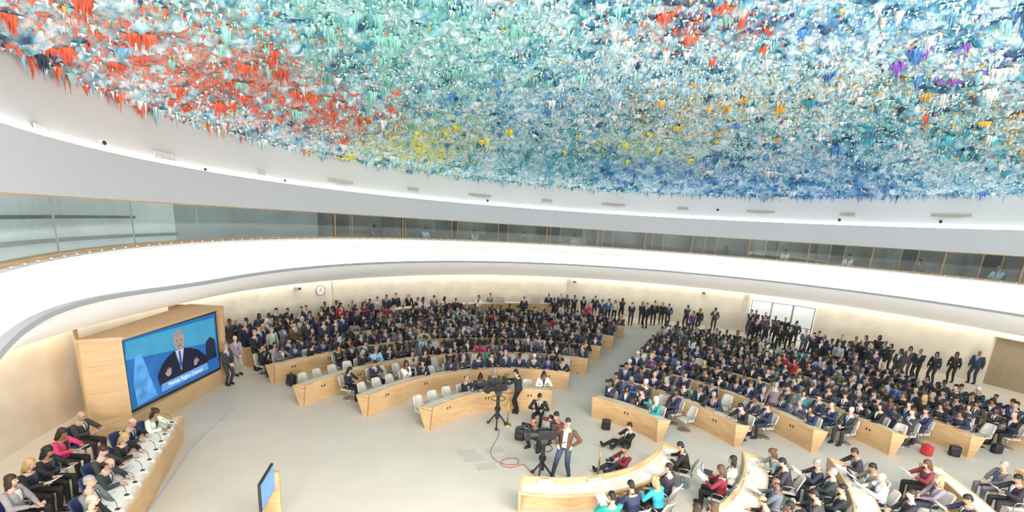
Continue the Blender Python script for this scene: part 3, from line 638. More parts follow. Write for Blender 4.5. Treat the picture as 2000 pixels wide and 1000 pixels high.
for blk,s0,s1 in(('left',aL,bL),('right',aRt,bR)):
    for i,r in enumerate(ROWS):
        desk(O,r,s0[i],s1[i],'curved oak desk, %s row from the front in the %s seating block'%(ORD[i+1],blk),i<4)
        sg=1 if s1[i]>s0[i] else -1;Ltot=abs(rad(s1[i]-s0[i]))
        n=int(Ltot*r/1.75)
        for k in range(n):
            a=rad(s0[i])+sg*Ltot*(k+.5)/n;R_=r+.16
            P=(O[0]+R_*math.cos(a),O[1]+R_*math.sin(a),.75)
            x,y=proj(P)
            if -10<x<2010 and y<1010: plate(P,a-math.pi/2,'white name plate, %s from aisle on %s desk of %s block'%(ordi(k+1),ORD[i+1],blk))
        for j,of in enumerate(LINES[i]):
            R_=r+of;sp=.67 if j==0 else .63;n=int(Ltot*R_/sp)
            for k in range(n):
                a=rad(s0[i])+sg*(k+.6)*sp/R_
                if abs(a-rad(s0[i]))>Ltot-.02:continue
                P=Vector((O[0]+R_*math.cos(a),O[1]+R_*math.sin(a),0))
                if (P-C0).length>20.6:continue
                x,y=proj(P+Vector((0,0,1.2)))
                if not(-30<x<2030 and y<1020):continue
                frac=(k+.6)*sp/R_/Ltot;pocc=.93;hasch=True
                if blk=='left':
                    if i==0: pocc=.55 if j==0 else .0;hasch=j==0
                    if i==0 and frac>.8:pocc=0
                    if i in(1,2) and frac>.80: pocc=0;hasch=j==0
                    if i==1 and j==1: pocc=.6
                    if (i==4 and j>=1 and frac>.78) or (i==3 and j==2 and frac>.85) or (i==4 and frac>.92): pocc=0;hasch=False
                else:
                    if i==0: pocc=.85 if j==0 else .8
                    if frac>.95 and i in(1,3): pocc=0
                if random.random()<pocc:
                    fem=random.random()<.34;hs='l' if fem else random.choices(['s','b'],[6,1])[0]
                    q=rcols(fem);yw=yawto(P,O)+random.uniform(-.3,.3)
                    pose=random.choices(['write','lap','cross','read','chin'],[5,4,2,4,3] if j==0 else [0,4,3,5,1])[0]
                    off=Vector((math.cos(a),math.sin(a),0))*random.uniform(-.06,.10)
                    q.update(pose=pose,hs=hs,loc=P+off,yaw=yw,sc=random.uniform(.98,1.09),group='seated audience in the %s block'%blk,
                       label='%s-haired person in %s, %s'%(q['hn'],q['jn'],occ_desc(blk,i,j,k+1)))
                    PEO.append(q);CHR.append((P+off,yw,'cream chair occupied, '+occ_desc(blk,i,j,k+1)))
                elif hasch: CHR.append((P,yawto(P,O)+random.uniform(-.35,.35),'empty cream chair, '+occ_desc(blk,i,j,k+1)))
print('audience seats',len(PEO),len(CHR))
O2=(1.0,14.9)
T3=[(4.25,-97,-24),(6.6,-18,-66),(9.1,-13.5,-50),(11.9,-10,-40),(14.8,-8,-34)]
for i,(r,a0,a1) in enumerate(T3):
    lo,hi=min(a0,a1),max(a0,a1);desk(O2,r,lo,hi,'curved oak desk, %s from the centre in the near right group'%ORD[i+1],True)
ST=[(441,632),(460,630),(481,627),(497,655),(506,621),(525,616),(540,613),(562,610),(579,602),(598,606),(616,593),(640,590),(656,592),(619,625),(640,622),(678,612),(696,613),(688,592),(703,584),(755,583),(769,580),(790,577),(816,584),(826,588),
(847,585),(868,584),(890,586),(935,584),(958,578),(1024,584),(1072,580),(1095,580),(1108,579),(1122,584),(1140,583),(1163,582),(1190,589),(1202,590),(1216,588),(1235,595),(1255,594),(1264,600),(1279,596),(1295,595),(1307,597),(1343,603),(1368,607),(1398,606),
(1468,612),(1485,607),(1507,608),(1527,640),(1545,640),(1590,655),(1612,658),(1645,660),(1672,666),(1717,665),(1741,676),(1779,683),(1831,693),(1870,692),(1913,695),(513,640),(530,645),(552,640),(570,628),(590,625),(665,600),(1083,590),(1150,596),(1176,592),(1355,612),(1496,620),(1515,622),(1480,628),(1625,668),(1658,676),(1760,690),(1700,678)]
ST+=[(505,648),(520,632),(545,628),(560,622),(584,615),(604,614),(628,606),(648,606),(668,622),(684,604),(478,640),(540,634),(575,640),(655,628),(632,636),(600,634),(722,590),(737,588),(712,598)]
ST+=[(1575,648),(1600,652),(1556,634),(1534,628),(1520,634),(1498,634),(1470,625),(1685,672),(1730,672),(1692,660),(1668,684),(1712,690),(1640,674),(1605,668),(1798,690)]
WORDS={}
for k,(x,y) in enumerate(ST):
    fem=random.random()<.3;q=rcols(fem);P=G(x,y,1.62)
    v=Vector((P.x-C0.x,P.y-C0.y,0))
    if v.length>20.9: v=v*(20.9/v.length);P=C0+v
    side='left wall' if x<720 else('back wall' if x<1440 else('entrance doors' if x<1560 else'right wall'))
    WORDS[side]=WORDS.get(side,0)+1
    q.update(pose=random.choice(['side','clasp','fold','phone','clasp','side']),hs='l' if fem else random.choice(['s','s','s','b']),loc=(P.x,P.y,0),yaw=yawto(P,(1.4+random.uniform(-8,8),14)),sc=random.uniform(.99,1.12),group='people standing along the '+side,
      label='%s-haired person in %s standing, %s of those by the %s'%(q['hn'],q['jn'],ordi(WORDS[side]),side))
    PEO.append(q)
def near(x,y,pose,hs,hn,jn,sk,tgt,label,tr=None,shirt=None,zh=None,notie=False,ch='cream',sc=1.,foot=False,group=None,jc=None):
    q=rcols(hs=='l',jn,hn,SKIN[sk],shirt,tr)
    if jc:q['jacket']=jc
    p=POSE[pose];zh=zh or p['hd'][2]
    P=G(x,y,0) if foot else G(x,y,zh*sc)
    yw=yawto(P,tgt);f=Vector((-math.sin(yw),math.cos(yw),0))
    if not foot: P=P-f*p['hd'][1]
    P=Vector((P.x,P.y,0))
    q.update(pose=pose,hs=hs,loc=P,yaw=yw,sc=sc,label=label,notie=notie or hs=='l',group=group);person(q,True)
    global NCH
    if pose in('write','lap','cross','read','chin') and ch:
        NCH+=1;chair(P,yw,('dark blue' if ch=='blue' else 'cream')+' chair beneath the person '+' '.join(label.split()[1:9]),ch,True)
    if pose=='read': sheet(P+f*.50+Vector((0,0,.88)),yw,'white papers held by the person '+' '.join(label.split()[1:9]),'papers held by near people',.5)
    return P,yw
NCH=0
PRES=[(22,938,'lap','l','dark brown','patterned grey top',0,'person with curly dark hair in patterned top, nearest seat behind presidium'),
(58,906,'read','l','blond','black top',1,'person with blond hair in black dress holding papers behind the presidium'),
(93,881,'read','l','black','black top',3,'person with dark hair in black jacket reading behind the presidium'),
(121,845,'read','l','dark brown','pink jacket',3,'person in bright pink jacket seated behind the presidium desk'),
(159,812,'read','b','grey','charcoal suit',2,'person balding in dark suit at the far end behind the presidium'),
(303,806,'write','l','dark brown','white top',3,'person in white patterned top at the far end of the presidium desk'),
(258,825,'write','b','grey','navy suit',1,'person with grey fringe in navy suit, second from far end of presidium'),
(243,854,'write','l','blond','black top',1,'person with blond hair in black top leaning over the presidium desk'),
(201,880,'read','s','dark brown','charcoal suit',1,'person with short brown hair in dark suit reading at the presidium'),
(213,905,'write','b','dark brown','charcoal suit',0,'person balding in dark suit leaning over papers at the presidium'),
(176,940,'lap','s','grey','grey suit',0,'person with grey hair in grey suit seated at the presidium'),
(181,976,'lap','b','grey','black suit',1,'person balding in black suit at the near end of the presidium')]
for i,(x,y,po,hs,hn,jn,sk,lb) in enumerate(PRES): near(x,y,po,hs,hn,jn,sk,(4,11.5),lb,ch='blue',sc=1.05)
tO2=(1.0,14.0)
NR_=[(1195,970,'read','s','black','teal top',2,'person in teal jacket holding papers at the nearest curved desk'),
(1232,948,'write','s','black','navy suit',2,'person in navy suit, second from left at the nearest curved desk'),
(1279,938,'write','l','blond','turquoise top',1,'person with blond hair in turquoise jacket at the nearest curved desk'),
(1306,913,'lap','s','dark brown','charcoal suit',1,'person in charcoal suit beside the one in turquoise'),
(1329,871,'write','s','black','black suit',2,'person in black suit at the right end of nearest curved desk'),
(1408,917,'read','l','brown','burgundy top',1,'person with brown hair in dark red dress between first and second near desk'),
(1431,898,'lap','l','black','white top',2,'person with dark hair in white shirt behind the one in dark red'),
(1360,992,'lap','l','dark brown','black top',1,'person with dark brown hair at bottom edge, left of the oak desk'),
(1394,990,'lap','l','brown','grey suit',1,'person with brown hair at bottom edge beside the oak desk'),
(1508,884,'write','l','brown','patterned grey top',1,'person with brown hair in patterned top at the top of second near desk'),
(1528,903,'write','s','black','charcoal suit',1,'person in charcoal suit writing at the second near desk'),
(1516,943,'read','b','black','grey suit',5,'person with bald head in grey suit at the second near desk'),
(1490,978,'write','b','dark brown','black suit',2,'person with bald head in black suit at the bottom of second desk'),
(1541,988,'lap','s','black','navy suit',4,'person in navy suit at the bottom edge below the second desk'),
(1596,905,'read','s','grey','navy suit',1,'person with grey hair in navy jacket reading between second and third desk'),
(1626,922,'lap','s','grey','charcoal suit',0,'person with grey hair in charcoal suit beside the third near desk'),
(1669,883,'write','s','dark brown','charcoal suit',3,'person in dark suit leaning at the top of third near desk'),
(1704,913,'read','s','black','grey suit',3,'person in grey suit with dark hair at the third near desk'),
(1722,932,'read','b','grey','white top',1,'person in white shirt with bald head at third near desk'),
(1645,955,'lap','s','black','black suit',2,'person in black suit left of the third near desk'),
(1811,906,'read','l','brown','burgundy top',1,'person with brown hair in dark red top at the fourth near desk'),
(1835,937,'lap','l','blond','patterned grey top',1,'person with blond hair at the fourth near desk'),
(1890,975,'read','s','black','navy suit',3,'person in navy suit at the bottom right by the fourth near desk'),
(1780,965,'lap','s','dark brown','black suit',1,'person in black suit at the bottom between third and fourth near desk'),
(1590,965,'write','s','black','charcoal suit',2,'person in charcoal suit at the bottom beside the second near desk'),
(1961,908,'lap','s','grey','grey suit',0,'person with grey hair in grey suit near the right edge'),
(1988,935,'read','s','black','black suit',3,'person in black suit at the right edge, fifth near desk')]
for i,(x,y,po,hs,hn,jn,sk,lb) in enumerate(NR_): near(x,y,po,hs,hn,jn,sk,tO2,lb)
near(1098,932,'hip','s','dark brown','brown jacket',1,(-1.5,4),'person in brown corduroy jacket and jeans standing with hands on hips',tr=(.05,.075,.13),shirt=(.65,.65,.65),foot=True,notie=True,sc=1.06)
near(1010,806,'operate','s','black','black top',1,G(978,800),'person in black standing behind the broadcast camera',tr=(.01,.01,.01),shirt=(.02,.02,.02),foot=True,notie=True,sc=1.02)
near(1042,825,'crouch','b','black','black top',3,(-4,10),'person in black crouching with a long lens beside the tripod',shirt=(.02,.02,.02),notie=True,ch=None)
near(1087,812,'crouch','s','black','burgundy top',2,(-3,9),'person in dark red shirt crouching behind the standing one',notie=True,ch=None,sc=1.12,shirt=(.2,.03,.03))
near(1229,832,'floor','s','black','black suit',1,G(1165,880),'person in black suit sitting on the floor against the desk',ch=None,notie=True)
near(1220,876,'floor','s','black','burgundy top',2,G(1160,930),'person in burgundy sweater sitting on the floor holding a camera',ch=None,notie=True,shirt=(.5,.5,.5))
near(1054,775,'write','s','black','black suit',2,(0,10),'person in black suit seated in front of the desk end by photographers')
near(441,677,'clasp','s','grey','charcoal suit',1,(1.4,13),'person in charcoal suit with clasped hands beside the video screen')
near(459,662,'clasp','s','white','light grey jacket',1,(1.4,13),'person with white hair in light grey suit beside the video screen',tr=(.4,.4,.4))
near(1516,752,'side','s','grey','grey suit',0,(16,30),'person in grey suit standing with back turned amid the right block')
for (x,y,lb) in((1408,930,'dark laptop on the lap of the person in dark red'),(1700,945,'dark laptop on the third near desk')):
    P=G(x,y,.76);laptop((P.x-.25,P.y+.25,.76 if x>1500 else .70),yawto(P,tO2),lb)
PEO.sort(key=lambda q:(Vector(q['loc'])-Vector((0,0,7))).length)
NI=300-len(PRES)-len(NR_)-10-12
for q in PEO[:NI]: person(q,False)
rest=PEO[NI:];print('rest',len(rest),time.time()-T0)
if rest:
    V=[];Ls=[];S=[];Cc=[];ov=ol=0
    for q in rest:
        me=joined(q['pose'],q['hs'],'low')
        if 'a' not in JC.setdefault(me.name,{}):
            v,L,s,mi=arr(me);vm_=np.zeros(len(v),int);lt=np.diff(np.append(s,len(L)));vm_[L]=np.repeat(mi,lt);JC[me.name]={'a':(v,L,s,vm_)}
        v,L,s,vm_=JC[me.name]['a'];c,sn=math.cos(q['yaw'])*q['sc'],math.sin(q['yaw'])*q['sc']
        w=np.stack([v[:,0]*c-v[:,1]*sn+q['loc'][0],v[:,0]*sn+v[:,1]*c+q['loc'][1],v[:,2]*q['sc']],1)
        tab=[]
        for m in me.materials:
            for k in('skin','hair','jacket','shirt','tie','trousers'):
                if m==M[k]: tab.append(q[k]);break
            else: tab.append((.03,.02,.02))
        V.append(w);Ls.append(L+ov);S.append(s+ol);Cc.append(np.array(tab)[vm_]);ov+=len(v);ol+=len(L)
    o=link('distant_audience',npmesh('distant_audience',np.concatenate(V),np.concatenate(Ls),np.concatenate(S),np.concatenate(Cc),[M['vcol']],True))
    tag(o,'rearmost crowd of small seated and standing people at the back','people',kind='stuff')
CHR.sort(key=lambda q:(Vector(q[0])-Vector((0,0,7))).length)
NCI=300-NCH-12
for k,(P,yw,lb) in enumerate(CHR[:NCI]): chair(P,yw,lb,'cream',lb.startswith('empty') and (P.y<22),'cream chairs in the seating blocks')
rc=CHR[NCI:]
if rc:
    v,L,s,mi=arr(CJ['cream']);V=[];Ls=[];S=[];MI=[];ov=ol=0
    for P,yw,lb in rc:
        c,sn=math.cos(yw),math.sin(yw);V.append(np.stack([v[:,0]*c-v[:,1]*sn+P[0],v[:,0]*sn+v[:,1]*c+P[1],v[:,2]],1));Ls.append(L+ov);S.append(s+ol);MI.append(mi);ov+=len(v);ol+=len(L)
    o=link('distant_chairs',npmesh('distant_chairs',np.concatenate(V),np.concatenate(Ls),np.concatenate(S),None,list(CJ['cream'].materials),False,np.concatenate(MI).astype(np.int32)))
    tag(o,'cream chairs under the rearmost crowd at the back','chairs',kind='stuff')
# ---------------- presidium desk
def polydesk(pts,w,label,h=.85):
    n=len(pts);L=[]
    for i in range(n):
        d=(Vector(pts[min(i+1,n-1)])-Vector(pts[max(i-1,0)])).normalized();L.append(Vector((-d.y,d.x)))
    t=empty('presidium_desk',(0,0,0))
    def band(o0,o1,o2,o3,z0,z1):
        mb=MB();rs=[]
        for i in range(n):
            p=Vector(pts[i]);l=L[i];rs.append([(*(p+l*o0),z0),(*(p+l*o1),z0),(*(p+l*o2),z1),(*(p+l*o3),z1)])
        mb.rings(rs);return mb
    band(.10,.14,.05,0,0,h).build('front_panel',M['wood'],t)
    band(.05,w,w,.05,.72,.75).build('desktop',M['top'],t)
    band(w-.03,w+.01,w+.01,w-.03,.68,.76).build('edge_strip',M['wood'],t)
    for i in(0,n-1):
        p=Vector(pts[i]);l=L[i];d=(Vector(pts[1])-Vector(pts[0])).normalized()*.03
        mb=MB();rs=[]
        for s in(-1,1): rs.append([(*(p+l*.1+d*s),0),(*(p+l*(w*.6)+d*s),0),(*(p+l*(w+.01)+d*s),.76),(*(p+d*s),h+.01)])
        mb.rings(rs);mb.build('end_panel',M['wood'],t)
    tag(t,label,'desk');return L
pts=[(-7.1,6.6),(-7.45,7.5),(-7.85,8.4),(-8.3,9.4),(-8.75,10.4),(-9.2,11.4),(-9.6,12.2),(-9.95,12.95)]
Ls_=polydesk(pts,.85,'long oak presidium desk with cream top at lower left')
k=0;kp=0
for i in range(1,7):
    for f in(.2,.7):
        p=Vector(pts[i]).lerp(Vector(pts[i+1]),f) ;l=Ls_[i];k+=1;a=math.atan2(l.y,l.x)
        if proj((p.x,p.y,.8))[1]>1010: continue
        plate((*(p+l*.16),.75),a+math.pi/2,'white name plate, %s along the presidium desk from near end'%ordi(k))
        for o_,ry,al_ in((.52,0,0),(.62,.5,.17),(.38,-.4,-.17),(.34,.9,.12)):
            kp+=1;dd=Vector((-l.y,l.x));sheet((*(p+l*o_+dd*al_),.75+.0),a-math.pi/2+ry+random.uniform(-.2,.2),'white papers, %s pile along the presidium desk from near end'%ordi(kp))
        m=empty('microphone',(*(p+l*.28),.75),a)
        mb=MB();mb.cyl((0,0,0),(0,0,.02),.05,.045,12);mb.build('base',M['black'],m)
        mb=MB();mb.tube([(0,0,.02),(0,0,.15),(.03,0,.24),(.09,0,.29)],.006,6);mb.build('gooseneck',M['black'],m)
        mb=MB();mb.ell((.1,0,.295),(.02,.012,.012));mb.build('capsule',M['dark'],m,True)
        tag(m,'black gooseneck microphone, %s along the presidium desk from near end'%ordi(k),'microphone')
def textmesh(s,size,m,name='lettering'):
    cu=bpy.data.curves.new(name,'FONT');cu.body=s;cu.size=size;cu.align_x='CENTER';cu.align_y='CENTER';cu.extrude=.001
    o=bpy.data.objects.new('t',cu);COL.objects.link(o);bpy.context.view_layer.update();me=bpy.data.meshes.new_from_object(o.evaluated_get(bpy.context.evaluated_depsgraph_get()));bpy.data.objects.remove(o);me.name=name;me.materials.clear();me.materials.append(m);return me
tm=textmesh('RESERVE',.078,M['black'])
for k,(x,y) in enumerate([(1066,935),(1160,931)]):
    P=G(x,y,.88);a=math.atan2(P.y-O2[1],P.x-O2[0]);P=Vector((O2[0]+4.40*math.cos(a),O2[1]+4.40*math.sin(a),.75))
    o=empty('reserve_sign',P,a+math.pi/2)
    mb=MB();mb.rbox((0,0,.07),(.38,.02,.14),.004);mb.build('card',M['paper'],o)
    c=link('lettering',tm,o);c.rotation_euler=(math.pi/2,0,0);c.location=(0,-.012,.07)
    c=link('lettering',tm,o);c.rotation_euler=(math.pi/2,0,math.pi);c.location=(0,.012,.07)
    tag(o,'white card lettered RESERVE, %s one on the nearest curved desk'%('left' if k==0 else 'right'),'sign')
k=0
for r,a0,a1 in T3[:4]:
    n=int(rad(abs(a0-a1))*r/.55)
    for i in range(n):
        a=rad(a0+(a1-a0)*(i+.5)/n);P=(O2[0]+(r+random.uniform(.26,.44))*math.cos(a),O2[1]+(r+.38)*math.sin(a),.75);x,y=proj(P)
        if 0<x<2000 and y<1000:
            k+=1;sheet(P,a+math.pi/2+random.uniform(-.4,.4),'white papers, %s pile counted along the near right desks'%ordi(k))
            P=(O2[0]+(r+.16)*math.cos(a+.02),O2[1]+(r+.16)*math.sin(a+.02),.75)
            if k%3==0 and r>5: plate(P,a+math.pi/2,'white name plate beside the %s paper pile on the near right desks'%ordi(k))
# ---------------- video screen box
vb=empty('video_wall',(-12.2,15.5,0))
def vbx(name,m,verts,faces,parent=vb):
    mb=MB();mb.add([(x+12.2,y-15.5,z) for x,y,z in verts],faces);return mb.build(name,m,parent)
q8=[(0,1,2,3),(4,5,6,7),(0,1,5,4),(1,2,6,5),(2,3,7,6),(3,0,4,7)]
vbx('lower_panel',M['woodp'],[(-11.7,13.0,0),(-11.95,18.1,0),(-12.2,18.1,0),(-11.95,13.0,0),(-11.6,13.0,.68),(-11.85,18.1,.68),(-12.2,18.1,.68),(-11.95,13.0,.68)],q8)
for z0,z1 in((0,.745),(.75,1.555),(1.56,2.385),(2.39,3.2)):
    vbx('side_panel',M['woodp'],[(-11.62,13.0,z0),(-12.36,12.42,z0),(-12.5,12.6,z0),(-11.8,13.15,z0),(-11.62,13.0,z1),(-12.36,12.42,z1),(-12.5,12.6,z1),(-11.8,13.15,z1)],q8)
vbx('back_panel',M['woodp'],[(-12.36,12.42,0),(-12.42,12.42,0),(-14.3,14.2,0),(-14.2,14.3,0),(-12.36,12.42,3.2),(-12.42,12.42,3.2),(-14.3,14.2,3.2),(-14.2,14.3,3.2)],q8)
vbx('canopy',M['woodp'],[(-11.55,12.95,3.14),(-11.8,18.15,3.14),(-13.2,18.15,3.14),(-12.42,12.36,3.14),(-11.55,12.95,3.24),(-11.8,18.15,3.24),(-13.2,18.15,3.24),(-12.42,12.36,3.24)],q8)
vbx('end_panel',M['woodp'],[(-11.9,18.0,0),(-11.9,18.12,0),(-14,18.12,0),(-14,18,0),(-11.8,18.0,3.2),(-11.8,18.12,3.2),(-14,18.12,3.2),(-14,18,3.2)],q8)
def scr(name,m,pts,dx,parent):
    v=[]
    for u,w_ in pts: v.append((.40-.06*u+dx,13.22-15.5+4.4*u,.77+2.28*w_))
    mb=MB();mb.add(v,[tuple(range(len(v)))]);return mb.build(name,m,parent,fix=False)
def em(name,c,s=.55,var=.1,sc=2): return mat(name,c,.4,var,sc,emit=s)
fr=scr('screen_frame',M['black'],[(-.02,-.04),(1.02,-.04),(1.02,1.03),(-.02,1.03)],-.01,vb)
sc=scr('screen',em('screen_blue',(.02,.12,.36),.5,.2),[(0,0),(1,0),(1,1),(0,1)],.005,vb)
scr('background_band',em('screen_cyan',(.05,.27,.45),.5),[(0,.72),(.98,.50),(.98,.93),(.02,.97)],.010,sc)
scr('flag',em('screen_flag',(.08,.28,.62),.5,.5,3),[(.05,.02),(.24,.05),(.19,.38),(.14,.75),(.08,.74),(.04,.35)],.016,sc)
scr('chair_back',em('screen_dark',(.02,.03,.06),.1),[(.82,.22),(.97,.22),(.96,.55),(.9,.62),(.84,.55)],.016,sc)
def big(pts): return [(.52+(u-.515)*1.15,.60+(w-.60)*1.15) for u,w in pts]
scr('speaker_suit',em('screen_suit',(.012,.016,.045),.1),big([(.30,.22),(.80,.22),(.78,.36),(.70,.50),(.64,.55),(.56,.60),(.46,.60),(.40,.56),(.34,.48),(.29,.36)]),.020,sc)
scr('speaker_shirt',em('screen_shirt',(.45,.52,.65),.4),big([(.47,.60),(.51,.30),(.555,.60)]),.024,sc)
scr('speaker_tie',em('screen_tie',(.05,.10,.35),.3),big([(.50,.58),(.495,.40),(.51,.33),(.525,.40),(.52,.58)]),.027,sc)
scr('speaker_face',em('screen_face',(.33,.25,.24),.4,.2,6),big([(.515+.052*math.cos(t*.4),.715+.13*math.sin(t*.4)) for t in range(16)]),.026,sc)
scr('speaker_hair',em('screen_hair',(.25,.27,.32),.3),big([(.462,.74),(.467,.84),(.50,.88),(.54,.87),(.565,.83),(.569,.74),(.55,.80),(.49,.80)]),.029,sc)
for s in(-1,1): scr('speaker_eye',em('screen_eye',(.03,.03,.05),.1),big([(.515+s*.02-.008,.725),(.515+s*.02+.008,.725),(.515+s*.02+.008,.735),(.515+s*.02-.008,.735)]),.031,sc)
scr('speaker_mouth',em('screen_mouth',(.15,.07,.08),.1),big([(.50,.65),(.53,.65),(.53,.66),(.50,.66)]),.031,sc)
hc=em('screen_hand',(.33,.25,.24),.4)
scr('speaker_hand',hc,[(.35,.27),(.375,.25),(.40,.28),(.405,.34),(.395,.39),(.385,.35),(.378,.40),(.37,.35),(.36,.385),(.355,.33),(.335,.33)],.033,sc)
scr('speaker_hand',hc,[(.66,.25),(.69,.24),(.715,.29),(.735,.30),(.72,.32),(.71,.37),(.70,.33),(.69,.38),(.682,.33),(.668,.36),(.665,.31)],.033,sc)
scr('lectern_banner',em('screen_banner',(.12,.28,.58),.5),[(.28,.06),(.84,.08),(.83,.20),(.29,.18)],.030,sc)
tx=link('lettering',textmesh('Human Rights Council',.19,mat('screen_text',(.9,.93,.97),.5,0,emit=.5)),sc)
tx.location=(.41+.034-.03,0.15,.77+2.28*.13);tx.rotation_euler=(math.pi/2,0,math.pi/2)
tag(vb,'large oak clad video screen showing a speaker at a lectern','screen')
m=empty('floor_monitor',(-5.25,9.0,0),rad(12))
mb=MB();mb.rbox((-.02,.5,.62),(.30,.12,1.3),.01);mb.rbox((-.1,.1,.03),(.6,.9,.06),.01);mb.rbox((-.08,.05,.45),(.06,.4,.9),.01);mb.build('stand',M['wood'],m)
mb=MB();mb.rbox((0,0,1.18),(.06,.92,.66),.01);mo=mb.build('monitor',M['black'],m)
mb=MB();mb.box((.034,0,1.18),(.006,.86,.60));mb.build('display',em('monitor_blue',(.10,.26,.50),.8,.3,3),mo)
tag(m,'dark flat monitor on an oak stand at the bottom edge','monitor')
mb=MB();pp=[G(x,y) for x,y in((455,800),(432,822),(400,850),(370,882),(345,920),(318,960),(290,1000))]
mb.tube([(p.x,p.y,.0) for p in pp],.03,6);struct(mb.build('trim_6',M['lip']),'curved grey groove in the floor beside the presidium')
for i,(x,y) in enumerate([(913,884),(965,880),(950,912),(925,896)]):
    P=G(x,y);mb=MB();mb.rbox((0,0,.004),(.6,.42,.008),.003);o=mb.build('floor_hatch',mat('hatch_%d'%i,(.58,.53,.46),.5));o.location=P;o.rotation_euler=(0,0,.3)
    tag(o,'grey floor box lid set in the floor, %s of four left of the red cable'%ordi(i+1),'floor box')
mb=MB();pp=[(975,838),(972,855),(962,872),(958,886),(968,900),(990,908),(1012,906),(1008,896),(985,898),(978,908),(998,914),(1022,908),(1038,925),(1050,930)]
P3=[G(x,y) for x,y in pp];sm=[]
for i in range(len(P3)-1):
    a,b,c,d=P3[max(i-1,0)],P3[i],P3[i+1],P3[min(i+2,len(P3)-1)]
    for t in(0,.25,.5,.75): sm.append(.5*((2*b)+(c-a)*t+(2*a-5*b+4*c-d)*t*t+(3*b-a-3*c+d)*t**3))
mb.tube([(p.x,p.y,.012+.003*math.sin(i)) for i,p in enumerate(sm)],.010,6);tag(mb.build('camera_cable',M['red'],smooth=True),'red cable coiled on the floor between the two tripods','cable')
for i,(x,y,h) in enumerate([(991,830,.95),(1167,932,.85)]):
    P=G(x,y);o=empty('stanchion',P);mb=MB();mb.cyl((0,0,0),(0,0,.03),.15,.13,20);mb.build('base',M['gold'],o)
    mb=MB();mb.cyl((0,0,.03),(0,0,h),.026,.026,12);mb.ell((0,0,h),(.04,.04,.028));mb.build('post',M['gold'],o,True)
    tag(o,'brass stanchion post '+('beside the far tripod' if i==0 else 'beside the nearest curved desk'),'post')
def bcam(loc,yaw,h,label):
    t=empty('broadcast_camera',loc,yaw)
    for k in range(3):
        a=k*2.094+.5;mb=MB();mb.cyl((.36*math.cos(a),.36*math.sin(a),.05),(.05*math.cos(a),.05*math.sin(a),.48),.028,.032,8);mb.ell((.37*math.cos(a),.37*math.sin(a),.05),(.06,.06,.05));mb.build('leg',M['black'],t)
    mb=MB();mb.cyl((0,0,.3),(0,0,h-.25),.075,.06,12);mb.cyl((0,0,.62),(0,0,.72),.11,.11,12);mb.build('column',M['black'],t)
    mb=MB();mb.rbox((0,0,h-.2),(.2,.2,.14),.02);mb.build('pan_head',M['dark'],t)
    b=MB();b.rbox((0,-.05,h),(.2,.5,.28),.02);bo=b.build('camera_body',M['black'],t)
    mb=MB();mb.cyl((0,.18,h),(0,.46,h),.10,.13,16);mb.rbox((0,.50,h),(.30,.12,.24),.01);mb.build('lens',M['black'],bo)
    mb=MB();mb.cyl((0,.555,h),(0,.565,h),.085,.085,16);mb.build('lens_glass',M['glassdark'],bo)
    mb=MB();mb.rbox((0,-.24,h+.26),(.26,.14,.19),.015);mb.cyl((0,-.22,h+.12),(0,-.22,h+.2),.02);mb.build('viewfinder',M['black'],t)
    mb=MB();mb.tube([(0,.14,h+.12),(0,.12,h+.2),(0,-.1,h+.2),(0,-.14,h+.12)],.015);mb.build('carry_handle',M['black'],t)
    for s in(-1,1):
        mb=MB();mb.tube([(s*.1,-.1,h-.18),(s*.2,-.35,h-.22),(s*.22,-.6,h-.15)],.013);mb.build('pan_bar',M['black'],t)
    mb=MB();mb.tube([(.26*math.cos(a*.349),.26*math.sin(a*.349),h-.42) for a in range(19)],.014);mb.build('steering_ring',M['black'],t)
    tag(t,label,'camera')
bcam(G(1056,935),yawto(G(1056,935),(-9,10)),1.42,'black broadcast camera on pedestal in front of the standing person in brown')
P=G(970,832);bcam(P,yawto(P,(-9,10)),1.5,'black broadcast camera on tall tripod before the first left desk')
def photocam(P,yaw,label,long=False):
    o=empty('photo_camera',P,yaw);mb=MB();mb.rbox((0,0,0),(.15,.08,.11),.012);mb.build('body',M['black'],o);l=.32 if long else .14
    mb=MB();mb.cyl((0,.04,0),(0,.04+l,0),.04,.055 if long else .045,14);mb.build('lens',M['dark'],o);tag(o,label,'camera')
def held(x,y,z,fw,pose,tgt):
    P=G(x,y,POSE[pose]['hd'][2]);yw=yawto(P,tgt);f=Vector((-math.sin(yw),math.cos(yw),0));return P+f*fw,yw
P,yw=held(1042,825,0,.30,'crouch',(-4,10));photocam(Vector((P.x,P.y,.93)),yw,'black photo camera with long lens held by crouching person in black',True)
P,yw=held(1220,876,0,.42,'floor',G(1160,930));photocam(Vector((P.x,P.y,.48)),yw,'black photo camera held by the person in burgundy on the floor')
P,yw=held(1087,812,0,.30,'crouch',(-3,9));photocam(Vector((P.x,P.y,1.02)),yw,'black photo camera held by the crouching person in dark red')
def bag(x,y,c,label,s=1.):
    P=G(x,y);o=empty('backpack' if c!='red' else 'handbag',P,random.uniform(0,3));mt=M['black'] if c=='black' else (M['tan'] if c=='tan' else M['redbag'])
    mb=MB();mb.rbox((0,0,.19*s),(.32*s,.2*s,.38*s),.05*s);mb.build('bag_body',mt,o,True);mb=MB();mb.rbox((0,.11*s,.13*s),(.24*s,.06*s,.2*s),.02*s);mb.build('pocket',mt,o,True)
    mb=MB();mb.tube([(-.06*s,0,.37*s),(-.05*s,0,.44*s),(.05*s,0,.44*s),(.06*s,0,.37*s)],.01*s);mb.build('handle',mt,o);tag(o,label,'bag')
bag(570,752,'black','black backpack on the floor at the left end of the fourth desk',1.25);bag(1808,888,'red','red bag on the floor at the end of the fifth right desk')
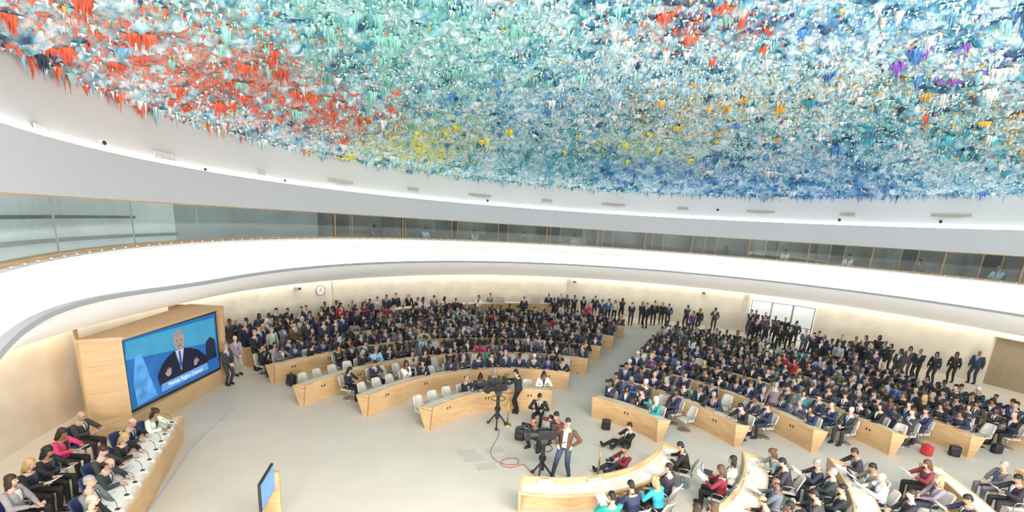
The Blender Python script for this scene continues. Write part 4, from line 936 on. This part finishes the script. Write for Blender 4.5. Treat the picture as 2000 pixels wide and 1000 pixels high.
bag(1862,890,'black','black bag on the floor right of the red bag');bag(1015,858,'black','black camera bag behind the crouching person',1.1);bag(1183,838,'black','black bag against the first right desk')
bag(1590,845,'red','small red bag beside the third right desk',.7);bag(1945,885,'black','black bag at the end of the sixth right desk')
def onwall(x,y,R=RW):
    P=onring(x,y,R);return P,math.atan2(P.y-C0.y,P.x-C0.x)
P,a=onwall(625,567,RW-.02);o=empty('wall_clock',P,a)
mb=MB();mb.cyl((0,0,0),(-.06,0,0),.33,.33,28);mb.build('case',M['metal'],o);mb=MB();mb.cyl((-.06,0,0),(-.068,0,0),.29,.29,28);mb.build('dial',M['paper'],o)
mb=MB();mb.box((-.075,0,.09),(.01,.02,.2));mb.build('minute_hand',M['black'],o);mb=MB();mb.box((-.075,.05,0),(.01,.14,.025));mb.build('hour_hand',M['black'],o);tag(o,'round white clock on the cream wall at the back left','clock')
for i,(x,y) in enumerate([(579,563),(1122,550),(1375,572)]):
    P,a=onwall(x,y,RW-.1);o=empty('wall_projector',P,a);mb=MB();mb.rbox((-.1,0,0),(.3,.28,.16),.02);mb.build('housing',M['slot'],o);mb=MB();mb.cyl((-.25,0,0),(-.3,0,0),.05,.05,12);mb.build('lens',M['glassdark'],o);mb=MB();mb.box((.06,0,.02),(.12,.05,.05));mb.build('bracket',M['metal'],o)
    tag(o,'small grey device high on the back wall, %s from left'%ordi(i+1),'projector')
for i,(x,y) in enumerate([(1108,575),(1455,605),(645,575)]):
    P,a=onwall(x,y,RW-.12);mb=MB();mb.rbox((0,0,0),(.4,.35 if i<2 else .12,3.1),.01,Matrix.Rotation(a,3,'Z'));o=mb.build('wall_pier_%d'%(i+1),M['wall']);o.location=(P.x,P.y,1.57);struct(o,'cream wall pier')
for k,f in enumerate((.18,.5,.82)):
    a=rad(aD0+(aD1-aD0)*f);P=C0+Vector((math.cos(a),math.sin(a),0))*(RW+.12);W=rad(aD1-aD0)*RW*.31
    o=empty('door_%d'%(k+1),P,a);mb=MB()
    for s in(-1,1): mb.box((0,s*W/2,1.3),(.06,.07,2.6));mb.box((0,0,1.3+s*1.27),(.06,W,.06))
    mb.box((0,0,1.0),(.06,W,.05));mb.build('door_frame',M['metal'],o);mb=MB();mb.box((0,0,1.3),(.012,W,2.5));mb.build('pane',M['glass'],o);mb=MB();mb.tube([(-.05,W*.35,.9),(-.09,W*.35,.95),(-.09,W*.35,1.25),(-.05,W*.35,1.3)],.012);mb.build('handle',M['metal'],o)
    struct(o,'glass entrance door leaf %d'%(k+1))
aC0=angpx(1062,600);aC1=angpx(735,600)
t=empty('reception_counter',C0);mb=MB();mb.rev([(19.3,0),(19.4,0),(19.4,1.1),(19.3,1.1)],aC0,aC1,2,(0,0));mb.build('front_panel',M['woodp'],t);mb=MB();mb.rev([(19.25,1.1),(19.85,1.1),(19.85,1.15),(19.25,1.15)],aC0,aC1,2,(0,0));mb.build('countertop',M['top'],t);tag(t,'long curved oak counter with cream top against the back wall','counter')
for i,(x,y) in enumerate([(885,603),(975,580),(1045,582)]):
    P=onring(x,y,18.9 if i==0 else 19.55);a=math.atan2(P.y-C0.y,P.x-C0.x)
    z=0 if i==0 else 1.15
    o=empty('document_rack',(P.x,P.y,z),a);h=1.3 if i==0 else .45;W=1.4 if i==0 else 1.0
    mb=MB();mb.box((0,0,h/2),(.3,W,h)) if i==0 else [mb.box((0,0,.02+k*.1),(.3,W,.02)) for k in range(5)]
    mb.build('shelves',M['dark'] if i==0 else M['wood'],o)
    for k in range(4):
        for j in range(5): mb=MB();mb.box((-.15 if i==0 else -.02,-W*.4+j*W*.2,.06+k*(.1 if i else .25)),(.02 if i==0 else .25,.15,.05));mb.build('document',M['paper'],o)
    tag(o,['dark display rack standing in front of the counter','oak pigeonhole rack of documents, left on the counter','oak pigeonhole rack of documents, right on the counter'][i],'rack')
k=0
for i in(7,8,9,10,11,14,15,16,17,18):
    a=rad(angs[i]+(angs[i+1]-angs[i])*.6);P=C0+Vector((math.cos(a),math.sin(a),0))*19.45;k+=1;q=rcols(k%3==0,random.choice(['white top','sky blue top','grey suit','black top']));q.update(pose='lap',hs='l' if k%3==0 else 's',loc=(P.x,P.y,5.25),yaw=yawto(P,C0),sc=1.,label='%s-haired person in %s seated in gallery booth, %s from left behind glass'%(q['hn'],q['jn'],ordi(k)))
    person(q,False);o=chair((P.x,P.y),q['yaw'],'dark blue chair in gallery booth under the %s person from left'%ordi(k),'blue');o.location.z=5.25
# ---------------- lights
w=bpy.data.worlds.new('world');SC.world=w;w.use_nodes=True;w.node_tree.nodes['Background'].inputs[0].default_value=(1,.975,.94,1);w.node_tree.nodes['Background'].inputs[1].default_value=1.35
def area(loc,tgt,sx,sy,e,c=(1,1,1)):
    l=bpy.data.lights.new('hall_lamp','AREA');l.shape='RECTANGLE';l.size=sx;l.size_y=sy;l.energy=e;l.color=c;o=bpy.data.objects.new('hall_lamp',l);COL.objects.link(o);o.location=loc
    o.rotation_euler=(Vector(tgt)-Vector(loc)).to_track_quat('-Z','Y').to_euler()
area((5,1.5,14),(9,20,0),14,5,3000,(1,.955,.89))  # unseen fill panel added to light the floor and seats
area((11,1.5,2.6),(10,20,13),9,2,2500,(1,.98,.95))  # unseen uplight panel added to brighten the dome
area((-3,-2,2.6),(0,18,13),6,2,1600,(1,.98,.95))  # second unseen uplight panel, also added for the dome
SC.view_settings.view_transform='Standard';SC.view_settings.look='None'
print('total',time.time()-T0,len(bpy.data.objects))
